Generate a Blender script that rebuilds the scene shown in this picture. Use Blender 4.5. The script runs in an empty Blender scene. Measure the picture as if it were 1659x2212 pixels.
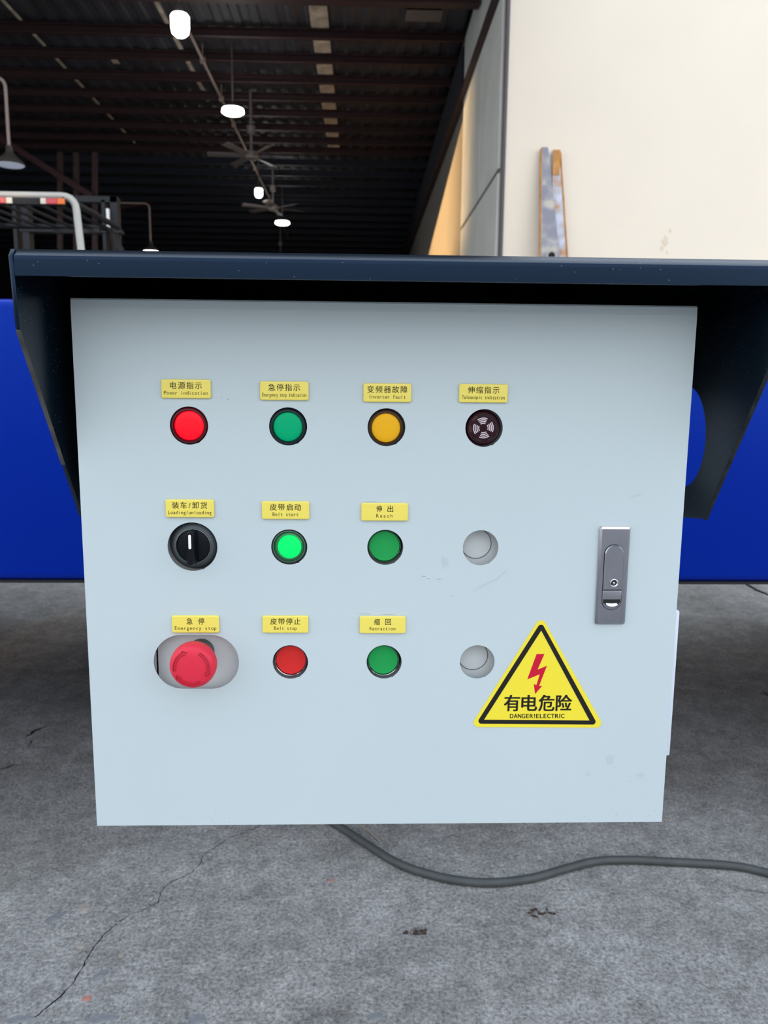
import bpy, bmesh, math, random
from mathutils import Vector, Matrix, noise

SC = bpy.context.scene
COL = SC.collection
PI = math.pi
rnd = random.Random(7)

# ------------------------------------------------------------------ camera, sky, sun, exposure
Z0 = 0.8431                                   # height of the cabinet door's centre above the ground
CAM = Vector((-0.02105641, -0.64461914, 0.15690063 + Z0))
PITCH, YAW, ROLL = -0.15670492, -0.0305563, -0.00972469
FPX, CX, CY = 1700.0, 829.5, 1106.0
# camera basis: columns right, forward, up
BAS = (Matrix.Rotation(YAW, 3, 'Z') @ Matrix.Rotation(PITCH, 3, 'X') @ Matrix.Rotation(ROLL, 3, 'Y'))
cd = bpy.data.cameras.new('camera'); cam = bpy.data.objects.new('camera', cd); COL.objects.link(cam)
cd.sensor_fit = 'HORIZONTAL'; cd.sensor_width = 36.0; cd.lens = FPX / 1659.0 * 36.0
cd.clip_start = 0.01; cd.clip_end = 300
r, fw, up = BAS.col[0], BAS.col[1], BAS.col[2]
m4 = Matrix(((r.x, up.x, -fw.x, CAM.x), (r.y, up.y, -fw.y, CAM.y), (r.z, up.z, -fw.z, CAM.z), (0, 0, 0, 1)))
cam.matrix_world = m4
SC.camera = cam
cd.dof.use_dof = True; cd.dof.focus_distance = 0.66; cd.dof.aperture_fstop = 18.0

wd = bpy.data.worlds.new('sky'); SC.world = wd; wd.use_nodes = True
nt = wd.node_tree; nt.nodes.clear()
wo = nt.nodes.new('ShaderNodeOutputWorld'); bg = nt.nodes.new('ShaderNodeBackground')
tc = nt.nodes.new('ShaderNodeTexCoord'); sp = nt.nodes.new('ShaderNodeSeparateXYZ'); cr = nt.nodes.new('ShaderNodeValToRGB')
nt.links.new(tc.outputs['Generated'], sp.inputs[0]); nt.links.new(sp.outputs['Z'], cr.inputs[0])
nt.links.new(cr.outputs[0], bg.inputs[0]); nt.links.new(bg.outputs[0], wo.inputs[0])
cr.color_ramp.elements[0].position = 0.0; cr.color_ramp.elements[0].color = (1.0, 0.985, 0.965, 1)
cr.color_ramp.elements[1].position = 0.8; cr.color_ramp.elements[1].color = (0.72, 0.83, 0.95, 1)
bg.inputs[1].default_value = 2.4

sd = bpy.data.lights.new('sun', 'SUN'); sun = bpy.data.objects.new('sun', sd); COL.objects.link(sun)
SUNDIR = Vector((0.3, 1.0, -0.173)).normalized()
sun.rotation_euler = SUNDIR.to_track_quat('-Z', 'Y').to_euler(); sun.location = (-5, -10, 12)
sd.energy = 36.0; sd.color = (1.0, 0.62, 0.27); sd.angle = math.radians(0.53)

SC.view_settings.view_transform = 'Standard'; SC.view_settings.look = 'None'
SC.view_settings.gamma = 1.0; SC.view_settings.use_curve_mapping = False
SC.view_settings.exposure = 0.0


def at(px, py, X=None, Y=None, Z=None):
    """world point where the sight line measured in the photograph meets a world plane"""
    d = BAS @ Vector(((px - CX) / FPX, 1.0, -(py - CY) / FPX))
    if X is not None: t = (X - CAM.x) / d.x
    elif Y is not None: t = (Y - CAM.y) / d.y
    else: t = (Z - CAM.z) / d.z
    return CAM + d * t


def dep(Yc):
    """world Y of a place Yc metres beyond the lens"""
    return CAM.y + Yc

# ------------------------------------------------------------------ materials
MATS = {}


def pm(name, base, rough=0.5, metal=0.0, spec=0.5, coat=0.0, emit=None, estr=0.0, var=0.0, vscale=20.0, bump=0.0, bscale=200.0, trans=0.0,
       speck=None, tint=None):
    m = bpy.data.materials.new(name); m.use_nodes = True
    n = m.node_tree; b = n.nodes['Principled BSDF']
    if tint: b.inputs['Specular Tint'].default_value = (*tint, 1)
    b.inputs['Base Color'].default_value = (*base, 1); b.inputs['Roughness'].default_value = rough
    b.inputs['Metallic'].default_value = metal; b.inputs['Specular IOR Level'].default_value = spec
    b.inputs['Coat Weight'].default_value = coat; b.inputs['Coat Roughness'].default_value = 0.05
    b.inputs['Transmission Weight'].default_value = trans
    if emit:
        b.inputs['Emission Color'].default_value = (*emit, 1); b.inputs['Emission Strength'].default_value = estr
    tcn = n.nodes.new('ShaderNodeTexCoord')
    last = None
    if var > 0:
        no = n.nodes.new('ShaderNodeTexNoise'); no.inputs['Scale'].default_value = vscale; no.inputs['Detail'].default_value = 5
        n.links.new(tcn.outputs['Object'], no.inputs['Vector'])
        rp = n.nodes.new('ShaderNodeValToRGB')
        rp.color_ramp.elements[0].position = 0.3; rp.color_ramp.elements[1].position = 0.7
        rp.color_ramp.elements[0].color = (*[c * (1 - var) for c in base], 1)
        rp.color_ramp.elements[1].color = (*[min(1, c * (1 + var)) for c in base], 1)
        n.links.new(no.outputs['Fac'], rp.inputs[0]); n.links.new(rp.outputs[0], b.inputs['Base Color']); last = rp.outputs[0]
    if speck:                                    # (colour, scale, threshold): small chips of another colour
        vo = n.nodes.new('ShaderNodeTexVoronoi'); vo.inputs['Scale'].default_value = speck[1]
        n.links.new(tcn.outputs['Object'], vo.inputs['Vector'])
        sep = n.nodes.new('ShaderNodeSeparateColor'); n.links.new(vo.outputs['Color'], sep.inputs[0])
        g1 = n.nodes.new('ShaderNodeMath'); g1.operation = 'GREATER_THAN'; g1.inputs[1].default_value = speck[2]
        n.links.new(sep.outputs[0], g1.inputs[0])
        g2 = n.nodes.new('ShaderNodeMath'); g2.operation = 'LESS_THAN'; g2.inputs[1].default_value = 0.22
        n.links.new(vo.outputs['Distance'], g2.inputs[0])
        mu = n.nodes.new('ShaderNodeMath'); mu.operation = 'MULTIPLY'
        n.links.new(g1.outputs[0], mu.inputs[0]); n.links.new(g2.outputs[0], mu.inputs[1])
        mx = n.nodes.new('ShaderNodeMix'); mx.data_type = 'RGBA'
        n.links.new(mu.outputs[0], mx.inputs[0])
        if last: n.links.new(last, mx.inputs[6])
        else: mx.inputs[6].default_value = (*base, 1)
        mx.inputs[7].default_value = (*speck[0], 1)
        n.links.new(mx.outputs[2], b.inputs['Base Color'])
    if bump > 0:
        no2 = n.nodes.new('ShaderNodeTexNoise'); no2.inputs['Scale'].default_value = bscale; no2.inputs['Detail'].default_value = 4
        n.links.new(tcn.outputs['Object'], no2.inputs['Vector'])
        bp = n.nodes.new('ShaderNodeBump'); bp.inputs['Strength'].default_value = bump; bp.inputs['Distance'].default_value = 0.001
        n.links.new(no2.outputs['Fac'], bp.inputs['Height']); n.links.new(bp.outputs[0], b.inputs['Normal'])
    MATS[name] = m
    return m


M_door = pm('door_paint', (0.475, 0.55, 0.578), 0.42, var=0.012, vscale=6, bump=0.05, bscale=900)
M_body = pm('body_paint', (0.475, 0.55, 0.58), 0.45, bump=0.05, bscale=900)
M_inner = pm('inner_panel_paint', (0.66, 0.69, 0.70), 0.45, bump=0.05, bscale=900)
M_hood = pm('hood_paint', (0.0022, 0.0058, 0.0110), 0.27, spec=0.40, tint=(0.30, 0.50, 0.92), bump=0.035, bscale=1500, speck=((0.12, 0.14, 0.16), 620, 0.988))
M_edge = pm('bare_cut_edge', (0.055, 0.052, 0.050), 0.7, var=0.5, vscale=60, bump=0.5, bscale=300)
M_edge2 = pm('worn_cut_edge', (0.016, 0.018, 0.020), 0.7, var=0.6, vscale=80, spec=0.2)
M_blue = pm('blue_paint', (0.0002, 0.012, 0.24), 0.25, spec=0.5, tint=(0.10, 0.32, 1.0), bump=0.03, bscale=60)
M_yel = pm('nameplate_yellow', (0.80, 0.66, 0.10), 0.22, coat=0.8)
M_yel2 = pm('nameplate_face', (0.78, 0.66, 0.12), 0.25, coat=0.8)
M_ink = pm('black_ink', (0.028, 0.020, 0.006), 0.5, spec=0.2)
M_sty = pm('sticker_yellow', (0.80, 0.66, 0.03), 0.35, coat=0.2)
M_stk = pm('sticker_black', (0.012, 0.011, 0.010), 0.45, spec=0.2)
M_red_ink = pm('sticker_red', (0.52, 0.008, 0.035), 0.4, spec=0.2)
M_chrome = pm('chrome', (0.62, 0.62, 0.66), 0.10, metal=1.0)
M_satin = pm('satin_chrome', (0.30, 0.305, 0.345), 0.28, metal=1.0, var=0.08, vscale=60)
M_black = pm('black_plastic', (0.003, 0.0045, 0.0075), 0.30, spec=0.18)
M_blackm = pm('collar_plastic', (0.075, 0.088, 0.098), 0.5, spec=0.25)
M_white = pm('white_mark', (0.85, 0.85, 0.85), 0.4)
M_mush = pm('mushroom_red', (0.64, 0.025, 0.055), 0.42, spec=0.25)
M_mush2 = pm('mushroom_groove', (0.42, 0.010, 0.035), 0.35)
M_stem = pm('stem_grey_green', (0.10, 0.13, 0.125), 0.5)
M_dark = pm('dark_gap', (0.004, 0.004, 0.005), 0.8)
M_grey_line = pm('knockout_line', (0.10, 0.105, 0.11), 0.6)
M_redlens = pm('red_lit_lens', (0.35, 0.0, 0.003), 0.35, spec=0.2, emit=(1.0, 0.004, 0.022), estr=0.85)
M_redring = pm('dark_red_bezel', (0.07, 0.0005, 0.004), 0.25, spec=0.3)
M_glens = pm('green_lens', (0.0, 0.37, 0.155), 0.4, spec=0.1)
M_gring = pm('dark_green_bezel', (0.006, 0.014, 0.018), 0.25, spec=0.25)
M_ylens = pm('amber_lens', (0.78, 0.40, 0.012), 0.4, spec=0.12)
M_yring = pm('dark_brown_bezel', (0.030, 0.013, 0.008), 0.25, spec=0.25)
M_gcap = pm('green_cap', (0.014, 0.30, 0.070), 0.4, spec=0.15)
M_rcap = pm('red_cap', (0.60, 0.022, 0.020), 0.4, spec=0.2)
M_litring = pm('green_smoked_ring', (0.015, 0.10, 0.045), 0.15, coat=0.5, emit=(0.0, 0.25, 0.06), estr=0.15)
M_lit = pm('green_lit_cap', (0.0, 0.3, 0.05), 0.4, spec=0.15, emit=(0.0, 1.0, 0.13), estr=1.0)
M_ringgrey = pm('grey_ring', (0.11, 0.13, 0.13), 0.25, metal=0.5)
M_buzz = pm('buzzer_maroon', (0.020, 0.002, 0.006), 0.3, spec=0.2)
M_buzzs = pm('buzzer_slot', (0.035, 0.001, 0.004), 0.4)
M_pink = pm('buzzer_print', (0.66, 0.55, 0.62), 0.5)
M_wallc = pm('cream_plaster', (0.83, 0.735, 0.615), 0.85, var=0.015, vscale=1.2)
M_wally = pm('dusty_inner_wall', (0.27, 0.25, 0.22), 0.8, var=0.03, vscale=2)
M_panel = pm('grey_green_panel', (0.74, 0.76, 0.73), 0.6, var=0.06, vscale=2)
M_trim = pm('corner_trim', (0.09, 0.08, 0.09), 0.6)
M_redsteel = pm('red_oxide_steel', (0.044, 0.016, 0.017), 0.6, var=0.2, vscale=3)
M_redb = pm('red_oxide_bright', (0.045, 0.008, 0.011), 0.6)
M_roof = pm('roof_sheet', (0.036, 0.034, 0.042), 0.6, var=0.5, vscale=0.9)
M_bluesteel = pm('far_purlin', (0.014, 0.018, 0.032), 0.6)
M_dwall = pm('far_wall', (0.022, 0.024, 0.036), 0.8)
M_fibre = pm('fibreglass_daylight', (0.52, 0.44, 0.35), 0.6, var=0.45, vscale=5)  # pale colour stands in for daylight passing through the roof strips
M_lampw = pm('lamp_glow', (0.9, 0.9, 0.9), 0.5, emit=(1.0, 1.0, 0.95), estr=9.0)
M_lampoff = pm('lamp_unlit_glow', (0.55, 0.6, 0.7), 0.3, emit=(0.5, 0.57, 0.72), estr=0.35)  # unlit diffuser given a faint glow of its own
M_shade = pm('lamp_shade', (0.05, 0.045, 0.042), 0.4)
M_pipe = pm('conduit', (0.34, 0.27, 0.245), 0.5)
M_fan = pm('fan_paint', (0.17, 0.15, 0.15), 0.5)
M_fl_pipe = pm('forklift_pipe', (0.44, 0.43, 0.40), 0.35)
M_fl_dark = pm('forklift_dark', (0.012, 0.013, 0.016), 0.5, spec=0.2)
M_fl_slat = pm('forklift_slat', (0.016, 0.018, 0.022), 0.5, spec=0.25)
M_fl_body = pm('forklift_body', (0.05, 0.055, 0.06), 0.4)
M_tl_red = pm('tail_red', (0.55, 0.05, 0.07), 0.3)
M_tl_wht = pm('tail_white', (0.62, 0.57, 0.48), 0.3)
M_tl_org = pm('tail_orange', (0.80, 0.16, 0.02), 0.3)
M_rubber = pm('cable_rubber', (0.050, 0.056, 0.058), 0.6, var=0.15, vscale=30, bump=0.15, bscale=120)
M_tyre = pm('tyre', (0.012, 0.012, 0.012), 0.8)
M_wire = pm('bare_wire', (0.34, 0.27, 0.22), 0.5)
M_crack = pm('crack_dark', (0.13, 0.128, 0.128), 0.95, var=0.4, vscale=80)
M_stoneg = pm('grey_stone', (0.17, 0.175, 0.19), 0.85, var=0.25, vscale=60)
M_stonet = pm('tan_stone', (0.28, 0.25, 0.22), 0.85, var=0.25, vscale=60)
M_stoner = pm('red_stone', (0.38, 0.16, 0.13), 0.85, var=0.2, vscale=60)
M_leaf = pm('dry_leaf', (0.045, 0.025, 0.018), 0.9, var=0.4, vscale=200)
M_far = pm('sun_blocker', (0.80, 0.79, 0.77), 0.85, var=0.05, vscale=0.3)  # coat of the added sun blockers, kept pale to bounce daylight


def concrete():
    m = bpy.data.materials.new('concrete'); m.use_nodes = True
    n = m.node_tree; b = n.nodes['Principled BSDF']; b.inputs['Roughness'].default_value = 0.8
    b.inputs['Specular IOR Level'].default_value = 0.3
    tcn = n.nodes.new('ShaderNodeTexCoord')

    def noi(scale, det, rgh=0.55, dist=0.0):
        k = n.nodes.new('ShaderNodeTexNoise'); k.inputs['Scale'].default_value = scale; k.inputs['Detail'].default_value = det
        k.inputs['Roughness'].default_value = rgh; k.inputs['Distortion'].default_value = dist
        n.links.new(tcn.outputs['Object'], k.inputs['Vector']); return k.outputs['Fac']

    def ramp(src, p0, c0, p1, c1):
        k = n.nodes.new('ShaderNodeValToRGB'); k.color_ramp.elements[0].position = p0; k.color_ramp.elements[1].position = p1
        k.color_ramp.elements[0].color = (*c0, 1); k.color_ramp.elements[1].color = (*c1, 1)
        n.links.new(src, k.inputs[0]); return k.outputs[0]

    def mix(kind, fac, a, bb):
        k = n.nodes.new('ShaderNodeMix'); k.data_type = 'RGBA'; k.blend_type = kind; k.inputs[0].default_value = fac
        n.links.new(a, k.inputs[6]); n.links.new(bb, k.inputs[7]); return k.outputs[2]
    big = ramp(noi(1.4, 6, 0.6), 0.30, (0.235, 0.228, 0.220), 0.72, (0.395, 0.392, 0.390))
    mid = ramp(noi(11, 8, 0.72), 0.30, (0.66, 0.66, 0.66), 0.70, (1.20, 1.20, 1.20))
    fine = ramp(noi(150, 6, 0.8), 0.36, (0.34, 0.34, 0.34), 0.62, (1.5, 1.5, 1.5))
    c = mix('MULTIPLY', 1.0, big, mid); c = mix('MULTIPLY', 1.0, c, ramp(noi(45, 5, 0.7), 0.32, (0.72, 0.72, 0.72), 0.68, (1.22, 1.22, 1.22))); c = mix('MULTIPLY', 0.9, c, fine)
    # pale squiggly scuffs
    sq = ramp(noi(60, 8, 0.76, 2.0), 0.53, (0, 0, 0), 0.63, (1, 1, 1))
    msk = ramp(noi(3, 4), 0.45, (0, 0, 0), 0.62, (1, 1, 1))
    mm = mix('MULTIPLY', 1.0, sq, msk)
    k = n.nodes.new('ShaderNodeMix'); k.data_type = 'RGBA'; n.links.new(mm, k.inputs[0])
    k2 = n.nodes.new('ShaderNodeMath'); k2.operation = 'MULTIPLY'; k2.inputs[1].default_value = 0.55
    n.links.new(mm, k2.inputs[0]); n.links.new(k2.outputs[0], k.inputs[0])
    n.links.new(c, k.inputs[6]); k.inputs[7].default_value = (0.58, 0.59, 0.61, 1)
    c = k.outputs[2]
    # dark pits
    vo = n.nodes.new('ShaderNodeTexVoronoi'); vo.inputs['Scale'].default_value = 85
    n.links.new(tcn.outputs['Object'], vo.inputs['Vector'])
    sep = n.nodes.new('ShaderNodeSeparateColor'); n.links.new(vo.outputs['Color'], sep.inputs[0])
    g1 = n.nodes.new('ShaderNodeMath'); g1.operation = 'GREATER_THAN'; g1.inputs[1].default_value = 0.90; n.links.new(sep.outputs[0], g1.inputs[0])
    g2 = n.nodes.new('ShaderNodeMath'); g2.operation = 'LESS_THAN'; g2.inputs[1].default_value = 0.25; n.links.new(vo.outputs['Distance'], g2.inputs[0])
    g3 = n.nodes.new('ShaderNodeMath'); g3.operation = 'MULTIPLY'; n.links.new(g1.outputs[0], g3.inputs[0]); n.links.new(g2.outputs[0], g3.inputs[1])
    g4 = n.nodes.new('ShaderNodeMath'); g4.operation = 'MULTIPLY'; g4.inputs[1].default_value = 0.35; n.links.new(g3.outputs[0], g4.inputs[0])
    q = n.nodes.new('ShaderNodeMix'); q.data_type = 'RGBA'; n.links.new(g4.outputs[0], q.inputs[0]); n.links.new(c, q.inputs[6])
    q.inputs[7].default_value = (0.05, 0.05, 0.05, 1)
    n.links.new(q.outputs[2], b.inputs['Base Color'])
    bp = n.nodes.new('ShaderNodeBump'); bp.inputs['Strength'].default_value = 0.7; bp.inputs['Distance'].default_value = 0.006
    n.links.new(noi(70, 8, 0.75), bp.inputs['Height']); n.links.new(bp.outputs[0], b.inputs['Normal'])
    return m


M_conc = concrete()

# ------------------------------------------------------------------ builders
WL = {}                                            # world place of each object


def wl(o): return WL.get(o.name, Vector((0, 0, 0)))


def link(name, me, mat, parent=None, smooth=False, label=None):
    if mat: me.materials.clear(); me.materials.append(mat)
    xs = [v.co for v in me.vertices]
    lo = Vector((min(v.x for v in xs), min(v.y for v in xs), min(v.z for v in xs)))
    hi = Vector((max(v.x for v in xs), max(v.y for v in xs), max(v.z for v in xs)))
    c = (lo + hi) / 2
    if parent is None: c.z = lo.z
    me.transform(Matrix.Translation(-c))
    if smooth:
        me.polygons.foreach_set('use_smooth', [True] * len(me.polygons))
        me.set_sharp_from_angle(angle=math.radians(35))
    o = bpy.data.objects.new(name, me); COL.objects.link(o)
    WL[o.name] = c
    if parent is not None:
        o.parent = parent; o.location = c - wl(parent)
    else: o.location = c
    if label: o['label'] = label
    return o


def obj(name, bm, mat, parent=None, smooth=False, label=None):
    bmesh.ops.recalc_face_normals(bm, faces=bm.faces)
    me = bpy.data.meshes.new(name); bm.to_mesh(me); bm.free()
    return link(name, me, mat, parent, smooth, label)


def thing(name, label, cat, loc, group=None):
    o = bpy.data.objects.new(name, None); COL.objects.link(o); o.empty_display_size = 0.05
    o.location = loc; WL[o.name] = Vector(loc); o['label'] = label; o['category'] = cat
    if group: o['group'] = group
    return o


def tag(o, label, cat, group=None):
    o['label'] = label; o['category'] = cat
    if group: o['group'] = group
    return o


def struct(o, label=None):
    o['kind'] = 'structure'
    if label: o['label'] = label
    return o


def box(bm, x0, x1, y0, y1, z0, z1, bev=0.0, seg=2):
    b = bmesh.new()
    bmesh.ops.create_cube(b, size=1.0)
    for v in b.verts:
        v.co = Vector((x0 + (v.co.x + .5) * (x1 - x0), y0 + (v.co.y + .5) * (y1 - y0), z0 + (v.co.z + .5) * (z1 - z0)))
    if bev > 0: bmesh.ops.bevel(b, geom=list(b.edges), offset=bev, segments=seg, affect='EDGES', profile=0.5)
    me = bpy.data.meshes.new('t'); b.to_mesh(me); b.free(); bm.from_mesh(me); bpy.data.meshes.remove(me)
    return bm


def B(*a, **k): return box(bmesh.new(), *a, **k)


def bar(bm, p, q, w, h):
    """rectangular bar from p to q"""
    p, q = Vector(p), Vector(q); d = (q - p); L = d.length; d.normalize()
    s = d.cross(Vector((0, 0, 1)))
    if s.length < 1e-3: s = Vector((1, 0, 0))
    s.normalize(); u = s.cross(d)
    vs = []
    for c in (p, q):
        for a, b_ in ((-1, -1), (1, -1), (1, 1), (-1, 1)): vs.append(bm.verts.new(c + s * a * w / 2 + u * b_ * h / 2))
    for f in ((0, 1, 2, 3), (4, 5, 6, 7), (0, 1, 5, 4), (1, 2, 6, 5), (2, 3, 7, 6), (3, 0, 4, 7)): bm.faces.new([vs[i] for i in f])
    return bm


def tube(bm, pts, rad, n=12, caps=True):
    pts = [Vector(p) for p in pts]; rings = []
    prev = None
    for i, p in enumerate(pts):
        t = (pts[min(i + 1, len(pts) - 1)] - pts[max(i - 1, 0)]).normalized()
        if prev is None:
            a = t.cross(Vector((0, 0, 1)))
            if a.length < 1e-3: a = t.cross(Vector((0, 1, 0)))
        else: a = prev - t * prev.dot(t)
        a.normalize(); prev = a; b_ = t.cross(a)
        rr = rad[i] if isinstance(rad, (list, tuple)) else rad
        rings.append([bm.verts.new(p + (a * math.cos(2 * PI * k / n) + b_ * math.sin(2 * PI * k / n)) * rr) for k in range(n)])
    for i in range(len(rings) - 1):
        for k in range(n): bm.faces.new((rings[i][k], rings[i][(k + 1) % n], rings[i + 1][(k + 1) % n], rings[i + 1][k]))
    if caps: bm.faces.new(rings[0]); bm.faces.new(rings[-1][::-1])
    return bm


def lathe(prof, c, axis='Y', n=48, bm=None):
    """prof: (radius, along) pairs; along measured in +axis from c. closes where radius is 0"""
    bm = bm or bmesh.new(); c = Vector(c); rings = []
    for r_, a in prof:
        if r_ < 1e-7:
            p = Vector((0, a, 0)) if axis == 'Y' else Vector((0, 0, a))
            rings.append([bm.verts.new(c + p)])
        else:
            rg = []
            for k in range(n):
                t = 2 * PI * k / n
                p = Vector((r_ * math.cos(t), a, r_ * math.sin(t))) if axis == 'Y' else Vector((r_ * math.cos(t), r_ * math.sin(t), a))
                rg.append(bm.verts.new(c + p))
            rings.append(rg)
    for A, D in zip(rings, rings[1:]):
        if len(A) == 1 and len(D) == 1: continue
        for k in range(n):
            if len(A) == 1: bm.faces.new((A[0], D[k], D[(k + 1) % n]))
            elif len(D) == 1: bm.faces.new((A[k], A[(k + 1) % n], D[0]))
            else: bm.faces.new((A[k], A[(k + 1) % n], D[(k + 1) % n], D[k]))
    return bm


def lathe_closed(prof, c, axis='Y', n=48):
    return lathe(list(prof) + [prof[0]], c, axis, n)


def sheet(outlines, y, thick, bev=0.0, plane='XZ', x=0.0, bres=2):
    """flat plate with holes from 2D outlines (u,v). XZ: front face at y, thickness going +y.  YZ: faces at x .. x+thick"""
    cu = bpy.data.curves.new('tmp', 'CURVE'); cu.dimensions = '2D'; cu.fill_mode = 'BOTH'
    for ol in outlines:
        s = cu.splines.new('POLY'); s.points.add(len(ol) - 1)
        for i, (a, b_) in enumerate(ol): s.points[i].co = (a, b_, 0, 1)
        s.use_cyclic_u = True
    cu.extrude = max(thick / 2 - bev, 1e-6)
    if bev > 0: cu.bevel_depth = bev; cu.bevel_resolution = bres; cu.offset = -bev
    o = bpy.data.objects.new('tmp', cu); COL.objects.link(o)
    dg = bpy.context.evaluated_depsgraph_get()
    me = bpy.data.meshes.new_from_object(o.evaluated_get(dg))
    bpy.data.objects.remove(o); bpy.data.curves.remove(cu)
    for v in me.vertices:
        a, b_, t = v.co
        if plane == 'XZ': v.co = (a, y + thick / 2 - t, b_)
        elif plane == 'YZ': v.co = (x + thick / 2 + t, a, b_)
    bm = bmesh.new(); bm.from_mesh(me); bpy.data.meshes.remove(me)
    bmesh.ops.remove_doubles(bm, verts=bm.verts, dist=1e-6)
    return bm


def circ(cx, cz, r_, n=48): return [(cx + r_ * math.cos(2 * PI * k / n), cz + r_ * math.sin(2 * PI * k / n)) for k in range(n)]


def rrect(x0, x1, z0, z1, r_, n=6):
    o = []
    for (cx, cz, a0) in ((x1 - r_, z1 - r_, 0), (x0 + r_, z1 - r_, 90), (x0 + r_, z0 + r_, 180), (x1 - r_, z0 + r_, 270)):
        for k in range(n + 1):
            t = math.radians(a0 + 90 * k / n); o.append((cx + r_ * math.cos(t), cz + r_ * math.sin(t)))
    return o


def rpoly(P, r_, n=6):
    """rounded convex polygon"""
    P = [Vector(p) for p in P]; out = []
    for i, p in enumerate(P):
        a = (P[i - 1] - p).normalized(); b_ = (P[(i + 1) % len(P)] - p).normalized()
        half = math.acos(max(-1, min(1, a.dot(b_)))) / 2
        d = r_ / math.tan(half); s, e = p + a * d, p + b_ * d
        c = p + (a + b_).normalized() * (r_ / math.sin(half))
        for k in range(n + 1):
            v = (s - c).lerp(e - c, k / n); v = v.normalized() * r_; out.append(tuple(c + v))
    return out


GL = {}


def glyph(ch, off=0.0):
    key = (ch, off)
    if key in GL: return GL[key]
    cu = bpy.data.curves.new('tmp', 'FONT'); cu.body = ch; cu.size = 1.0; cu.offset = off; cu.resolution_u = 3
    o = bpy.data.objects.new('tmp', cu); COL.objects.link(o)
    me = bpy.data.meshes.new_from_object(o.evaluated_get(bpy.context.evaluated_depsgraph_get()))
    vs = [(v.co.x, v.co.y) for v in me.vertices]; fs = [tuple(p.vertices) for p in me.polygons]
    bpy.data.objects.remove(o); bpy.data.curves.remove(cu); bpy.data.meshes.remove(me)
    GL[key] = (vs, fs); return GL[key]


def line(bm, text, x0, x1, zb, height, y, ref, off=0.0, maxfill=0.78, tilt=0.0, cells=None, bold=0.0):
    """monospaced line: glyph cells spread evenly from x0 to x1, baseline zb, height for reference glyph box"""
    n = len(text); cells = cells or [1.0] * n; tot = sum(cells); x = x0
    for ch, cw in zip(text, cells):
        w = (x1 - x0) * cw / tot; cx = x + w / 2; x += w
        if ch == ' ': continue
        vs, fs = glyph(ch, off)
        if not vs: continue
        lx = min(v[0] for v in vs); hx = max(v[0] for v in vs); s = height / ref
        gw = (hx - lx) * s; sx = s * min(1.0, w * maxfill / gw) if gw > 0 else s
        for q, (ox, oz) in enumerate([(0, 0)] if not bold else [(-bold, -bold * .5), (bold, -bold * .5), (-bold, bold * .5), (bold, bold * .5)]):
            base = [bm.verts.new((cx + ox * s + (vx - (lx + hx) / 2) * sx, y - q * 1e-6, zb + (vy + oz) * s + tilt * (cx - x0))) for vx, vy in vs]
            for f in fs:
                try: bm.faces.new([base[i] for i in f])
                except ValueError: pass
    return bm


def solid(bm, t):
    """give flat print a hair of thickness toward +y"""
    g = bmesh.ops.extrude_face_region(bm, geom=list(bm.faces))
    for e in g['geom']:
        if isinstance(e, bmesh.types.BMVert): e.co.y += t
    return bm


def zz(v): return v + Z0

# ------------------------------------------------------------------ setting: ground and warehouse
XW = 1.43                                    # inner face of the right wall of the hall
YF = dep(8.4)                                # face of the hall's front
YB = dep(34.0); XL = -13.0; ZC = 5.84        # underside of roof sheets
# undulating slab, finer near the camera
bm = bmesh.new(); box(bm, -120, 90, -112, 60, -0.3, 0.0)
floor = struct(obj('floor', bm, M_conc), 'grey worn concrete yard slab with fine cracks')

# front wall right of the opening, and the header over it
wf = struct(obj('wall_front', B(XW, 16, YF, YF + 0.24, 0, 6.45), M_wallc), 'smooth cream plastered wall right of the hall opening')
# brown stain patches on the plaster: thin flakes
def flake(px, py, rad, mat, seed):
    c = at(px, py, Y=YF); rr = random.Random(seed); n = 10
    pts = [(c.x + rad * rr.uniform(.5, 1.2) * math.cos(2 * PI * k / n) * .7, c.z + rad * rr.uniform(.5, 1.2) * math.sin(2 * PI * k / n)) for k in range(n)]
    obj('stain', sheet([pts], YF - 0.002, 0.0015), mat, wf)
M_stain = pm('wall_stain', (0.74, 0.62, 0.49), 0.9)
flake(1437, 520, 0.055, M_stain, 1); flake(1430, 536, 0.03, M_stain, 2); flake(1448, 498, 0.025, M_stain, 3); flake(1441, 545, 0.02, M_stain, 4)
struct(obj('trim_1', B(XW - 0.030, XW + 0.0, YF - 0.02, YF + 0.05, 0, 6.45), M_trim), 'dark steel angle on the corner of the cream wall')
wh = struct(obj('wall_header', B(XL, XW - 0.05, YF, YF + 0.24, 5.45, 6.45), M_wallc), 'wall above the hall opening')
bm = bmesh.new(); quad = [(YF, 5.50), (YF - 4.2, 6.36), (YF - 4.2, 6.42), (YF, 5.56)]
A = [bm.verts.new((XL, y, z)) for y, z in quad]; D = [bm.verts.new((XW - 0.1, y, z)) for y, z in quad]
for i in range(4): bm.faces.new((A[i], A[(i + 1) % 4], D[(i + 1) % 4], D[i]))
bm.faces.new(A); bm.faces.new(D[::-1])
obj('canopy', bm, M_roof, wh)  # unseen canopy added to shade the ground and the hall mouth
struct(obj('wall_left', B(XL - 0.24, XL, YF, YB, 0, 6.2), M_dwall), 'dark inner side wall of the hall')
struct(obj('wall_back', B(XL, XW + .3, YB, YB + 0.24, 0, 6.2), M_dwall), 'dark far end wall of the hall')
wr = struct(obj('wall_right', B(XW, XW + 0.3, YF + 0.24, YB, 0, 6.2), M_wally), 'dusty inner side wall of the hall, sunlit low down')
ys = [YF + 0.26, dep(10.03), dep(11.78)]
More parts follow.
